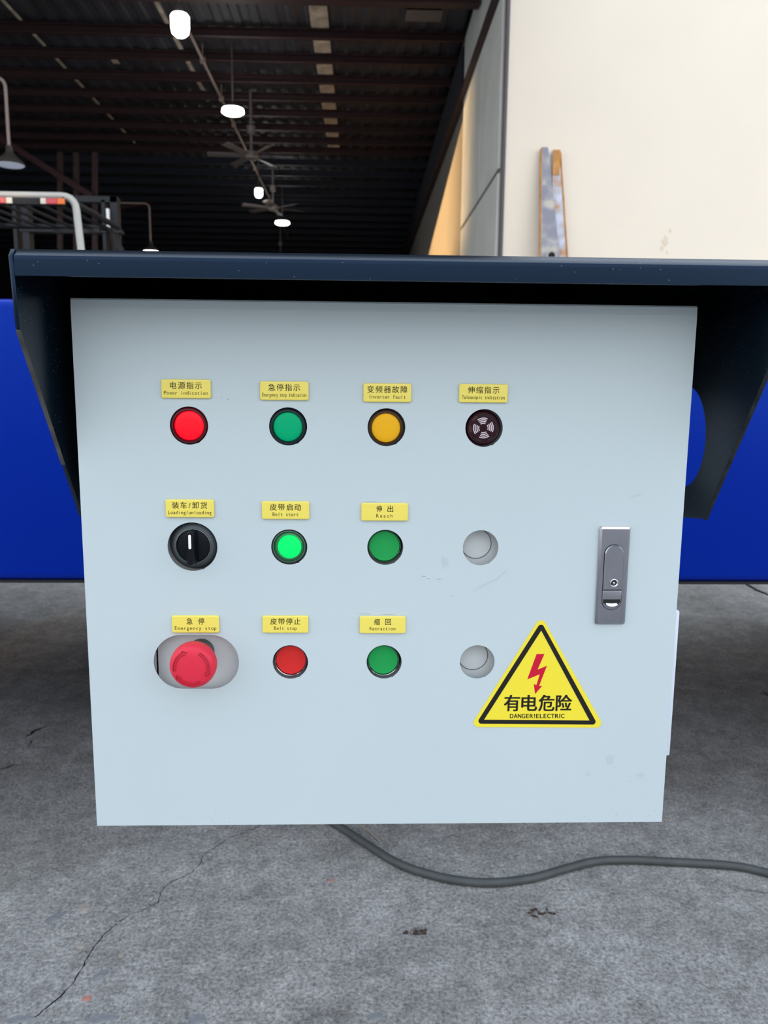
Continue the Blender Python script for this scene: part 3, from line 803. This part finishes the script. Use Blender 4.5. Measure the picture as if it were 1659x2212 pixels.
# scooped lip of the push: flat dark sheet as the hollow's shade, then a bright crescent facing up
z1_, z2_ = lp(580, 1508)[1], lp(580, 1560)[1]
obj('thumb_shade', sheet([[(lx - RR * .93, z1_), (lx - RR * .9, z2_ - .0004), (lx, z2_ - .0010), (lx + RR * .9, z2_ - .0004), (lx + RR * .93, z1_), (lx + RR * .1, z1_)]], -0.00415, 0.0003), M_dark, lt)
bm = bmesh.new(); A = []; nn = 14
for k in range(nn + 1):
    u = -1 + 2 * k / nn; xx = lx + u * RR * 0.86; sg = 1 - u * u
    zt3 = z2_ + .0001 - 0.0008 * sg; zb3 = zt3 - 0.0004 - 0.0022 * sg
    A.append([bm.verts.new((xx, -0.0040, zt3)), bm.verts.new((xx, -0.0056, zb3)), bm.verts.new((xx, -0.0040, zb3 - 0.0006))])
for P_, Q_ in zip(A, A[1:]):
    for k in range(2): bm.faces.new((P_[k], P_[k + 1], Q_[k + 1], Q_[k]))
obj('thumb_lip', bm, M_chrome, lt)
bm = bmesh.new(); ze_ = hz + LH
quadbox(bm, [(-0.0037, ze_ - .0017), (-0.0029, ze_ + .0001), (-0.0004, ze_ + .0001), (-0.0020, ze_ - .0017)], hx - LW + .0012, hx + LW - .0012)
obj('glint_edge', bm, M_chrome, lt)  # brighter metal strip added as the highlight on the latch's top bevel
kx, kz = lp(610, 1212)
kl = obj('key_lock', lathe_closed([(0.0034, -0.0044), (0.0034, -0.0052), (0.0030, -0.0055), (0.0022, -0.0048), (0.0020, -0.0044)], (kx, -0.0007, kz), n=32), M_chrome, lt, smooth=True)
obj('lock_hole', lathe([(0, -0.00472), (0.0022, -0.00472), (0.0022, -0.0044)], (kx, -0.0007, kz), n=24), M_dark, kl)
obj('lock_pin', lathe([(0, -0.0054), (0.0008, -0.0053), (0.0011, -0.0050), (0.0011, -0.0045)], (kx, -0.0007, kz), n=16), M_chrome, kl, smooth=True)

# small dirt marks on the door (real specks lying on the paint)
M_dirt = pm('dirt', (0.30, 0.35, 0.37), 0.9); M_dirt2 = pm('faint_smudge', (0.435, 0.505, 0.535), 0.5)
bm = bmesh.new()
def blot(px, py, rx, rz_, seed, ang=0.0):
    rr = random.Random(seed); c = at(px, py, Y=-0.0001); n = 9; vs = []
    for k in range(n):
        t = 2 * PI * k / n; q = rr.uniform(.6, 1.15); u, v = rx * q * math.cos(t), rz_ * q * math.sin(t)
        vs.append(bm.verts.new((c.x + u * math.cos(ang) - v * math.sin(ang), -0.00012, c.z + u * math.sin(ang) + v * math.cos(ang))))
    bm.faces.new(vs)
for i in range(34):
    px, py = rnd.choice([(rnd.uniform(380, 520), rnd.uniform(1755, 1776)), (rnd.uniform(1240, 1420), rnd.uniform(1745, 1770)), (rnd.uniform(1300, 1410), rnd.uniform(1640, 1700)), (rnd.uniform(490, 1400), rnd.uniform(1560, 1770))])
    blot(px, py, rnd.uniform(.00015, .0005), rnd.uniform(.00015, .0005), i)
for px, py, a, b2 in ((915, 1245, .0022, .0004), (925, 1250, .0018, .0003), (948, 1251, .0026, .0003), (975, 1287, .0005, .0005), (788, 1326, .006, .00025), (840, 1327, .008, .00025), (800, 1084, .006, .0002), (492, 863, .0006, .0006), (478, 858, .0005, .0004)):
    blot(px, py, a, b2, px)
solid(bm, 0.00008)
o = obj('dirt_specks', bm, M_dirt, cab); o['kind'] = 'stuff'
bm = bmesh.new()
for px, py, a, b2, g in ((1318, 1640, .004, .006, 0), (1270, 1672, .002, .003, 0), (1385, 1675, .004, .003, 0), (1050, 1262, .016, .0012, .5), (1085, 1240, .006, .0008, .7), (960, 1215, .004, .006, 0), (1375, 1070, .006, .001, .3)):
    blot(px, py, a, b2, px + 1, g)
solid(bm, 0.00008)
o = obj('faint_smudges', bm, M_dirt2, cab); o['kind'] = 'stuff'

# ------------------------------------------------------------------ ground details
def g(px, py): return at(px, py, Z=0.0)
bm = bmesh.new()
def crack(pts, w, seed):
    rr = random.Random(seed); P_ = []
    for (a, b_) in zip(pts, pts[1:]):
        A_, B_ = g(*a), g(*b_); n = max(3, int((B_ - A_).length / 0.006))
        for k in range(n):
            p_ = A_.lerp(B_, k / n); p_.x += rr.uniform(-.0022, .0022); p_.y += rr.uniform(-.0022, .0022); P_.append(p_)
    P_.append(g(*pts[-1])); last = None; L = len(P_)
    for i, p_ in enumerate(P_):
        d = (P_[min(i + 1, L - 1)] - P_[max(i - 1, 0)]).normalized(); s = Vector((-d.y, d.x, 0)) * w * 1.35 * rr.uniform(.35, 1.25) / 2 * min(1, 0.3 + i / 8, 0.3 + (L - 1 - i) / 8)
        cur = (bm.verts.new((p_.x - s.x, p_.y - s.y, 0.0004)), bm.verts.new((p_.x + s.x, p_.y + s.y, 0.0004)))
        if last: bm.faces.new((last[0], last[1], cur[1], cur[0]))
        last = cur
def zc_(l): return [(u / 2.1855, 1200 + v / 2.1855) for u, v in l]
crack(zc_([(1250, 1262), (1220, 1280), (1080, 1335), (955, 1415), (950, 1450), (900, 1500), (800, 1545), (765, 1575), (745, 1640), (720, 1655)]), 0.0014, 1)
crack(zc_([(620, 1690), (560, 1730), (500, 1780), (420, 1880), (380, 1960), (340, 2025), (250, 2110), (170, 2175), (110, 2195), (60, 2250)]), 0.0018, 2)
crack(zc_([(735, 1640), (690, 1670), (620, 1692)]), 0.0012, 3)
crack(zc_([(120, 860), (170, 825), (235, 800)]), 0.007, 4); crack(zc_([(135, 905), (150, 870)]), 0.004, 5); crack(zc_([(0, 1012), (60, 990), (110, 985)]), 0.006, 9)
crack([(1612, 1262), (1635, 1275), (1665, 1287), (1700, 1300)], 0.02, 6); crack([(1645, 1490), (1662, 1505), (1690, 1530)], 0.005, 7)
crack([(1590, 1918), (1630, 1926), (1675, 1931)], 0.0015, 8)
crack([(550, 2070), (552, 2050), (548, 2030)], 0.0006, 12)
bmesh.ops.solidify(bm, geom=list(bm.faces), thickness=-0.0002)
obj('crack', bm, M_crack, floor)
def stone(px, py, rx, ry, mat, seed, ang=0.0, hgt=0.0012, name='stone'):
    rx *= 1.45; ry *= 1.45
    rr = random.Random(seed); c = g(px, py); bm = bmesh.new(); n = 11; top_, bot = [], []
    for k in range(n):
        t = 2 * PI * k / n; q = rr.uniform(.72, 1.12); u, v = rx * q * math.cos(t), ry * q * math.sin(t)
        X_, Y_ = u * math.cos(ang) - v * math.sin(ang), u * math.sin(ang) + v * math.cos(ang)
        bot.append(bm.verts.new((c.x + X_, c.y + Y_, -0.002))); top_.append(bm.verts.new((c.x + X_ * .86, c.y + Y_ * .86, hgt)))
    for k in range(n): bm.faces.new((bot[k], bot[(k + 1) % n], top_[(k + 1) % n], top_[k]))
    bm.faces.new(top_); bm.faces.new(bot[::-1])
    obj(name, bm, mat, floor)
for i, s in enumerate([(220, 2200, .020, .007, M_stoneg, .1), (425, 2203, .014, .010, M_stoneg, .5), (43, 2202, .022, .006, M_stoneg, .2), (217, 2106, .012, .006, M_stoneg, .9), (174, 2044, .007, .005, M_stonet, -.3),
                       (188, 2157, .006, .004, M_stoner, .3), (183, 1963, .009, .010, M_stonet, .2), (118, 1983, .016, .008, M_stoneg, .9), (232, 2163, .005, .004, M_stoneg, 0), (262, 2064, .005, .004, M_stonet, 0), (55, 1985, .006, .002, M_stoneg, 0),
                       (811, 2196, .011, .006, M_stoneg, .5), (715, 1902, .006, .0025, M_stoner, .1), (1554, 2046, .004, .003, M_stoneg, .3), (1440, 1769, .010, .004, M_stonet, -.2), (772, 2046, .002, .005, M_stoneg, .2), (1316, 2019, .003, .001, M_stonet, 0)]):
    stone(s[0], s[1], s[2], s[3], s[4], 30 + i, s[5])
for i in range(70):
    stone(rnd.uniform(-20, 700), rnd.uniform(1790, 2215), rnd.uniform(.0012, .0035), rnd.uniform(.001, .0028), rnd.choice([M_stoneg, M_stoneg, M_stonet]), 200 + i, rnd.uniform(0, 3), 0.0006)
def leaf(px, py, size, seed, label):
    rr = random.Random(seed); c = g(px, py); bm = bmesh.new()
    for q in range(14):
        a = rr.uniform(0, 2 * PI); d = size * rr.random() ** .7; cx, cy = c.x + d * math.cos(a), c.y + d * .5 * math.sin(a); s = size * rr.uniform(.10, .28); an = rr.uniform(0, PI); n = 6
        vs = [bm.verts.new((cx + s * math.cos(an + 2 * PI * k / n) * rr.uniform(.5, 1.2), cy + s * .6 * math.sin(an + 2 * PI * k / n), 0.0006 + rr.uniform(0, .0022))) for k in range(n)]
        bm.faces.new(vs)
    for q in range(7):
        a = rr.uniform(0, PI); p_ = Vector((c.x + rr.uniform(-1, 1) * size * .7, c.y + rr.uniform(-.5, .5) * size * .6, 0.0012)); tube(bm, [p_, p_ + Vector((math.cos(a), math.sin(a), 0.1)) * size * .5], 0.0004, 4)
    box(bm, c.x - size * .2, c.x + size * .2, c.y - size * .1, c.y + size * .1, 0.0, 0.001)
    tag(obj('dry_leaf', bm, M_leaf), label, 'leaf')
leaf(1168, 1974, 0.026, 5, 'crumpled dark dry leaf on the concrete right of centre below the cable')
leaf(897, 2016, 0.022, 8, 'small crumbled dry leaf on the concrete left of the larger dry leaf')

# cable
cp = [(540, 1700), (640, 1735), (190 / 1.5666 + 600, 60 / 1.5666 + 1740), (790, 1822), (400 / 1.5666 + 600, 192 / 1.5666 + 1740), (520 / 1.5666 + 600, 235 / 1.5666 + 1740), (640 / 1.5666 + 600, 257 / 1.5666 + 1740), (740 / 1.5666 + 600, 260 / 1.5666 + 1740), (860 / 1.5666 + 600, 246 / 1.5666 + 1740),
      (980 / 1.5666 + 600, 212 / 1.5666 + 1740), (1080 / 1.5666 + 600, 188 / 1.5666 + 1740), (1200 / 1.5666 + 600, 184 / 1.5666 + 1740), (1320 / 1.5666 + 600, 190 / 1.5666 + 1740), (1500 / 1.5666 + 600, 200 / 1.5666 + 1740), (1600 / 1.5666 + 600, 214 / 1.5666 + 1740), (1700, 1898), (1790, 1930), (1950, 1962), (2200, 1955), (2500, 1950), (2900, 1975)]
CR = 0.0086
ctrl = [at(a, b_, Z=CR) for a, b_ in cp]
path = []
for i in range(len(ctrl) - 1):
    p0, p1, p2, p3 = ctrl[max(i - 1, 0)], ctrl[i], ctrl[i + 1], ctrl[min(i + 2, len(ctrl) - 1)]
    for k in range(6):
        t = k / 6; path.append(0.5 * ((2 * p1) + (-p0 + p2) * t + (2 * p0 - 5 * p1 + 4 * p2 - p3) * t * t + (-p0 + 3 * p1 - 3 * p2 + p3) * t ** 3))
path.append(ctrl[-1])
tag(obj('power_cable', tube(bmesh.new(), path, CR, 16), M_rubber, smooth=True), 'thick dark grey rubber cable curving across the concrete under the cabinet', 'cable')
w0, w1 = at(768, 1775, Z=0.0022), at(819, 1816, Z=0.0022)
tag(obj('wire_offcut', tube(bmesh.new(), [w0, w0.lerp(w1, .5) + Vector((.002, .003, 0)), w1], 0.0018, 8), M_wire, smooth=True), 'short thin light brown wire lying beside the thick cable', 'wire')

# ------------------------------------------------------------------ steel bars leaning on the cream wall
def steel_bar(TLp, TRp, BLp, BRp, name, label, mface, medge, lean, eyehole=None):
    """tapered fork-like bar; corners given near its top and where the hood hides it, extended down to the ground"""
    yt = YF - 0.012
    root = thing(name, label, 'steel bar', (at((BLp[0] + BRp[0]) / 2, BLp[1], Y=YF - 0.2).x, YF - 0.3, 0), 'steel bars against the cream wall')
    a, b_, c, d = [at(*p_, Y=YF - 0.10) for p_ in (TLp, TRp, BLp, BRp)]
    zt_, zb_ = (a.z + b_.z) / 2, (c.z + d.z) / 2
    def xs2(z):
        k = (z - zt_) / (zb_ - zt_); kk = min(k, 1.25)
        return a.x + (c.x - a.x) * kk, b_.x + (d.x - b_.x) * kk
    def ys2(z): return yt - 0.045 - lean * (zt_ - z) * 0.14
    bm = bmesh.new(); lv = []
    for z in (zt_, zt_ - .4, zb_, zb_ - 0.25 * (zt_ - zb_), 0.0):
        l_, r_ = xs2(z); y = ys2(z); lv.append([bm.verts.new(q) for q in ((l_, y, z), (r_, y, z), (r_, y + .04, z), (l_, y + .04, z))])
    for A, D in zip(lv, lv[1:]):
        for k in range(4): bm.faces.new((A[k], A[(k + 1) % 4], D[(k + 1) % 4], D[k]))
    bm.faces.new(lv[0]); bm.faces.new(lv[-1][::-1])
    obj('bar_blade', bm, mface, root)
    for s in medge:
        bm = bmesh.new()
        P_ = []
        for z in (zt_ - .01, zb_, zb_ - 0.2 * (zt_ - zb_)):
            l_, r_ = xs2(z); P_.append(((l_ - .004) if s < 0 else (r_ + .004), ys2(z) + 0.02, z))
        for p_, q_ in zip(P_, P_[1:]): bar(bm, p_, q_, 0.012, 0.040)
        obj('rusty_edge', bm, M_rust, root, label='rusty orange edge')
    if name and not eyehole:
        l_, r_ = xs2(zt_ - .11); bm = bmesh.new(); box(bm, l_ + .004, r_ - .002, ys2(zt_ - .11) - .012, ys2(zt_ - .11) + .02, zt_ - .24, zt_ + .002)
        obj('rusty_tip', bm, M_rust, root, label='rust orange tip')
    if eyehole:
        e_ = at(*eyehole, Y=YF - 0.10); y = ys2(e_.z)
        obj('eye_rim', lathe_closed([(0.036, 0.0), (0.054, 0.0), (0.054, -0.006), (0.036, -0.006)], (e_.x, y, e_.z), n=28), M_rim, root)
        obj('eye_hole', lathe([(0, -0.002), (0.034, -0.002), (0.034, 0.003)], (e_.x, y, e_.z), n=24), M_dark, root)
M_rust = pm('rust', (0.55, 0.26, 0.075), 0.85, var=0.3, vscale=8)
M_rim = pm('bright_rim', (0.42, 0.39, 0.35), 0.6)
def patchy(name, c0, c1, c2):
    m = pm(name, c0, 0.6, bump=0.2, bscale=50); n = m.node_tree; b = n.nodes['Principled BSDF']
    tcn = n.nodes.new('ShaderNodeTexCoord'); no = n.nodes.new('ShaderNodeTexNoise'); no.inputs['Scale'].default_value = 5; no.inputs['Detail'].default_value = 3
    n.links.new(tcn.outputs['Object'], no.inputs['Vector']); rp = n.nodes.new('ShaderNodeValToRGB')
    rp.color_ramp.elements[0].position = 0.42; rp.color_ramp.elements[0].color = (*c0, 1); rp.color_ramp.elements[1].position = 0.62; rp.color_ramp.elements[1].color = (*c2, 1)
    e_ = rp.color_ramp.elements.new(0.52); e_.color = (*c1, 1)
    n.links.new(no.outputs['Fac'], rp.inputs[0]); n.links.new(rp.outputs[0], b.inputs['Base Color']); return m
M_st1 = patchy('grey_steel', (0.24, 0.24, 0.29), (0.33, 0.32, 0.35), (0.52, 0.48, 0.42))
M_st2 = patchy('pale_steel_rust', (0.62, 0.64, 0.76), (0.50, 0.50, 0.55), (0.52, 0.28, 0.15))
steel_bar((1173, 315), (1186, 315), (1163, 560), (1204, 560), 'steel_bar', 'left grey tapered steel bar with round eye, leaning on the cream wall', M_st1, (-1,), 1.0, (1186, 556))
steel_bar((1196, 322), (1210, 322), (1193, 562), (1223, 562), 'steel_bar', 'right pale tapered steel bar with rusty edge, leaning on the cream wall', M_st2, (1,), 0.35)

# ------------------------------------------------------------------ hall lamps, fans, conduit
def pend(name, lab, px, py, z, kind, size, group=None):
    Yc = (z - CAM.z) * 1700 / (837 - py); p_ = at(px, py, Y=dep(Yc))
    root = thing(name, lab, 'lamp', (p_.x, p_.y, p_.z), group)
    c = (p_.x, p_.y, p_.z)
    if kind == 'bulb':
        r_ = size / 2
        obj('bulb', lathe([(0, -r_ * 1.15), (r_ * .55, -r_ * 1.1), (r_ * .9, -r_ * .8), (r_, -r_ * .3), (r_, r_ * .9), (r_ * .85, r_ * 1.1), (0, r_ * 1.1)], c, 'Z', 32), M_lampw, root, smooth=True)
        obj('socket', lathe([(r_ * .6, r_ * 1.1), (r_ * .45, r_ * 1.6), (r_ * .3, r_ * 2.3), (0, r_ * 2.35)], c, 'Z', 24), M_shade, root, smooth=True)
    else:
        r_ = size / 2
        obj('bulb', lathe([(0, -0.025), (r_ * .8, -0.022), (r_, 0.0), (r_ * .95, 0.045), (0, 0.045)], c, 'Z', 32), M_lampw, root, smooth=True)
        obj('heat_sink', lathe([(r_ * .7, 0.046), (r_ * .6, 0.09), (r_ * .25, 0.13), (0, 0.14)], c, 'Z', 24), M_shade, root, smooth=True)
    obj('hanging_rod', tube(bmesh.new(), [(c[0], c[1], c[2] + 0.10), (c[0], c[1], ZC + 0.02)], 0.010, 8), M_fan, root)
    ld = bpy.data.lights.new('lamp_light', 'POINT'); ld.energy = 12; ld.color = (1, 1, .96); ld.shadow_soft_size = 0.1
    lo = bpy.data.objects.new('lamp_light', ld); COL.objects.link(lo); lo.parent = root; lo.location = (0, 0, -r_ * 1.5 - 0.08)
pend('hanging_lamp', 'lit barrel shaped white bulb hanging highest and nearest in the dark hall', 389, 55, 5.45, 'bulb', 0.205)
pend('hanging_lamp', 'lit wide flat disc lamp just below the nearest barrel bulb', 503, 243, 5.33, 'disc', 0.33)
pend('hanging_lamp', 'small lit lamp right below the nearer ceiling fan', 559, 417, 5.27, 'bulb', 0.16)
pend('hanging_lamp', 'lit flat disc lamp lowest in the row, below the farther fan', 610, 483, 5.25, 'disc', 0.36)
def goose(px, py, z, w, lit, reach, lab):
    Yc = (z - CAM.z) * 1700 / (837 - py); p_ = at(px, py, Y=dep(Yc)); root = thing('gooseneck_lamp', lab, 'lamp', tuple(p_))
    r_ = w / 2; c = tuple(p_)
    obj('lamp_shade', lathe([(r_, 0.0), (r_ * .95, 0.03), (r_ * .45, r_ * .65), (r_ * .28, r_ * .85), (r_ * .2, r_ * 1.3), (0, r_ * 1.35)], c, 'Z', 32), M_shade, root, smooth=True)
    obj('diffuser', lathe([(0, -0.004), (r_ * .9, -0.003), (r_ * .97, 0.01)], c, 'Z', 32), M_lampw if lit else M_lampoff, root, smooth=True)
    h = c[2] + r_ * 1.3; up_ = 0.62; R_ = 0.10
    P_ = [(c[0], c[1], h - 0.02), (c[0], c[1], h + up_)] + [(c[0] - R_ + R_ * math.cos(math.radians(a)), c[1], h + up_ + R_ * math.sin(math.radians(a))) for a in range(15, 91, 15)] + [(c[0] - reach, c[1], h + up_ + R_)]
    obj('neck_pipe', tube(bmesh.new(), P_, 0.018, 10), M_pipe, root, smooth=True)
    zz_ = h + up_ + R_
    obj('post', B(c[0] - reach - .06, c[0] - reach + .06, c[1] - .06, c[1] + .06, 0, zz_ + 0.1), M_redsteel, root)
goose(22, 357, 3.70, 0.32, False, 1.6, 'dark conical shade lamp on a bent pipe at the left edge, unlit')
goose(326, 543, 3.85, 0.30, True, 0.7, 'lit conical shade lamp on bent pipe just above the hood')
# conduit with ties
ZP = ZC - 0.20; p0 = at(410, 72, Z=ZP)
cdt = thing('conduit_pipe', 'long straight brown conduit pipe running under the hall roof beside the lamps', 'pipe', tuple(p0))
obj('pipe', tube(bmesh.new(), [p0, (p0.x, dep(26), ZP)], 0.020, 10), M_pipe, cdt, smooth=True)
for Y_ in [at(445, q, Z=ZP).y for q in (130, 213, 268)] + [dep(18), dep(21), dep(24)]:
    bm = bmesh.new(); box(bm, p0.x - .035, p0.x + .035, Y_ - .035, Y_ + .035, ZP - .035, ZP + .035); box(bm, p0.x - .006, p0.x + .006, Y_ - .008, Y_ + .008, ZP + .03, ZC + .02)
    obj('pipe_hanger', bm, M_pipe, cdt)
def fan(px, py, z, dia, lab, rot):
    Yc = (z - CAM.z) * 1700 / (837 - py); p_ = at(px, py, Y=dep(Yc)); root = thing('ceiling_fan', lab, 'fan', tuple(p_), 'ceiling fans in the hall'); c = p_
    obj('motor', lathe([(0, -0.07), (0.10, -0.06), (0.13, -0.01), (0.12, 0.05), (0.05, 0.08), (0, 0.085)], tuple(c), 'Z', 28), M_fan, root, smooth=True)
    obj('down_rod', tube(bmesh.new(), [(c.x, c.y, c.z + .07), (c.x, c.y, ZC + .02)], 0.022, 10), M_fan, root)
    obj('canopy', lathe([(0, 0.34), (0.06, 0.35), (0.075, 0.46), (0.05, 0.48), (0, 0.48)], tuple(c), 'Z', 20), M_fan, root, smooth=True)
    for k in range(6):
        a = rot + 2 * PI * k / 6; d = Vector((math.cos(a), math.sin(a), 0)); s = Vector((-d.y, d.x, 0))
        bm = bmesh.new(); lv = []
        for q, w in ((0.10, 0.035), (0.22, 0.05), (dia / 2 - .03, 0.065), (dia / 2, 0.05)):
            b_ = c + d * q; lv.append([bm.verts.new(b_ + s * w + Vector((0, 0, .015))), bm.verts.new(b_ - s * w - Vector((0, 0, .015))), bm.verts.new(b_ - s * w - Vector((0, 0, .023))), bm.verts.new(b_ + s * w + Vector((0, 0, .007)))])
        for A, D in zip(lv, lv[1:]):
            for j in range(4): bm.faces.new((A[j], A[(j + 1) % 4], D[(j + 1) % 4], D[j]))
        bm.faces.new(lv[0]); bm.faces.new(lv[-1][::-1])
        obj('blade', bm, M_fan, root)
fan(543, 336, 5.15, 1.46, 'nearer grey ceiling fan with six blades under the hall roof', 0.06)
fan(590, 449, 5.15, 1.40, 'farther, dimmer ceiling fan, between the two lowest lamps', 0.4)
fan(606, 558, 5.0, 1.40, 'farthest ceiling fan, only its rod showing above the hood', 0.2)

# ------------------------------------------------------------------ forklift (seen from behind, left)
FY = dep(5.6)
fk = thing('forklift', 'forklift with pale pipe overhead guard and dark mast, parked at the left', 'forklift', (-2.62, FY + 0.9, 0))
cr_ = at(168, 420, Y=FY); ztg = cr_.z - 0.012; xr = cr_.x - 0.02
xl = xr - 1.14
def rot_pts(pts, rr, n=5):
    out = [Vector(pts[0])]
    for i in range(1, len(pts) - 1):
        p_ = Vector(pts[i]); a = (Vector(pts[i - 1]) - p_).normalized(); b_ = (Vector(pts[i + 1]) - p_).normalized(); s, e_ = p_ + a * rr, p_ + b_ * rr
        for k in range(n + 1):
            t = k / n; out.append((1 - t) ** 2 * s + 2 * t * (1 - t) * p_ + t * t * e_)
    out.append(Vector(pts[-1])); return out
obj('rear_hoop', tube(bmesh.new(), rot_pts([(xl - .05, FY, 1.0), (xl, FY, ztg), (xr, FY, ztg), (xr + 0.09, FY, 1.0)], 0.09), 0.024, 14), M_fl_pipe, fk, smooth=True)
xr2 = xr - 0.12
obj('front_hoop', tube(bmesh.new(), rot_pts([(xl + .05, FY + 1.25, 1.0), (xl + .08, FY + 1.05, ztg), (xr - .08, FY + 1.05, ztg), (xr - .05, FY + 1.25, 1.0)], 0.09), 0.022, 12), M_fl_dark, fk, smooth=True)
for x in (xl + .03, xr - .03):
    obj('guard_rail', tube(bmesh.new(), [(x, FY, ztg - .03), (x, FY + 1.05, ztg - .0)], 0.022, 10), M_fl_dark, fk, smooth=True)
for k in range(8):
    x = xl + 0.12 + k * (1.14 - .24) / 7
    bm = bmesh.new(); bar(bm, (x, FY + 0.05, ztg - .05), (x, FY + 1.03, ztg - .01), 0.03, 0.012)
    obj('guard_slat', bm, M_fl_slat, fk)
lb0, lb1 = at(-60, 437, Y=FY - .03), at(141, 437, Y=FY - .03); zb0 = lb1.z
bm = B(lb0.x - .35, lb1.x, FY - 0.05, FY - 0.015, zb0 - .022, zb0 + .022, bev=.004)
tl = obj('rear_light_bar', bm, M_fl_dark, fk)
for a, b_, mt, nm in ((25 - 60, 14, M_tl_red, 'red_lens'), (14, 28, M_tl_wht, 'white_lens'), (88, 101, M_tl_wht, 'white_lens'), (101, 124, M_tl_red, 'red_lens'), (124, 141, M_tl_org, 'orange_lens')):
    pa, pb = at(a, 437, Y=FY - .05), at(b_, 437, Y=FY - .05)
    obj(nm, B(pa.x + .001, pb.x - .001, FY - .062, FY - .049, zb0 - .019, zb0 + .019, bev=.004), mt, tl)
obj('bar_bracket', tube(bmesh.new(), [(lb1.x - .03, FY - .03, zb0), (lb1.x - .01, FY - .01, ztg)], 0.008, 8), M_fl_dark, fk)
YM = dep(7.35)
for px0_, px1_, nm in ((218, 226, 0), (237, 252, 1)):
    a, b_ = at(px0_, 430, Y=YM), at(px1_, 430, Y=YM)
    obj('mast_upright', B(a.x, b_.x, YM, YM + 0.10, 0.05, at(240, 424 + (8 if nm == 0 else 0), Y=YM).z), M_fl_slat, fk)
    w = b_.x - a.x
    obj('mast_upright', B(a.x - .78, a.x - .78 + w, YM, YM + 0.10, 0.05, at(240, 424, Y=YM).z), M_fl_slat, fk)
a = at(252, 424, Y=YM)
obj('mast_crossbar', B(a.x - .84, a.x, YM + .0, YM + .08, a.z - .05, a.z), M_fl_slat, fk)
obj('mast_crossbar', B(a.x - .86, a.x + .03, YM - .01, YM + .08, at(240, 503, Y=YM).z, at(240, 496, Y=YM).z), M_fl_slat, fk)
a, b_ = at(229, 450, Y=YM - .05), at(237, 498, Y=YM - .05)
obj('work_light', B(a.x, b_.x, YM - .06, YM - .02, b_.z, a.z, bev=.008), M_white, fk, label='pale upright light tube')
obj('tilt_cylinder', tube(bmesh.new(), [at(240, 505, Y=YM - .02), at(262, 545, Y=YM - .02), at(266, 700, Y=YM - .02)], 0.035, 10), M_fl_dark, fk, smooth=True)
bm = bmesh.new(); bar(bm, at(115, 499, Y=dep(6.6)), at(215, 499, Y=dep(6.6)), 0.02, 0.03); obj('dash_bar', bm, M_fl_slat, fk)
# body, seat, wheels, forks hidden behind the beam
xc = (xl + xr) / 2
obj('counterweight', B(xl + .03, xr - .02, FY - .05, FY + .55, .22, 1.02, bev=.07, seg=3), M_fl_body, fk, smooth=True)
obj('chassis', B(xl + .08, xr - .08, FY + .5, YM - .05, .22, .62, bev=.03), M_fl_body, fk, smooth=True)
obj('seat', B(xc - .22, xc + .22, FY + .3, FY + .75, 1.02, 1.12, bev=.03), M_tyre, fk, smooth=True)
obj('seat_back', B(xc - .2, xc + .2, FY + .28, FY + .38, 1.10, 1.45, bev=.03), M_tyre, fk, smooth=True)
for x in (xl + .08, xr - .08):
    for y, r_ in ((FY + .3, .22), (YM - .32, .28)):
        bm = bmesh.new(); s = 0.09
        pr = [(0, -s), (r_ * .5, -s), (r_ * .55, -s * .8), (r_ * .92, -s), (r_, -s * .7), (r_, s * .7), (r_ * .92, s), (0, s)]
        lathe(pr, (0, 0, 0), 'Y', 32, bm)
        bmesh.ops.rotate(bm, verts=bm.verts, cent=(0, 0, 0), matrix=Matrix.Rotation(PI / 2, 3, 'Z')); bmesh.ops.translate(bm, verts=bm.verts, vec=(x, y, r_))
        obj('wheel', bm, M_tyre, fk, smooth=True)
for x in (xc - .25, xc + .25):
    obj('fork', B(x - .06, x + .06, YM + .10, YM + 1.15, .05, .09), M_fl_dark, fk)
    obj('fork', B(x - .06, x + .06, YM + .10, YM + .14, .09, .6), M_fl_dark, fk)
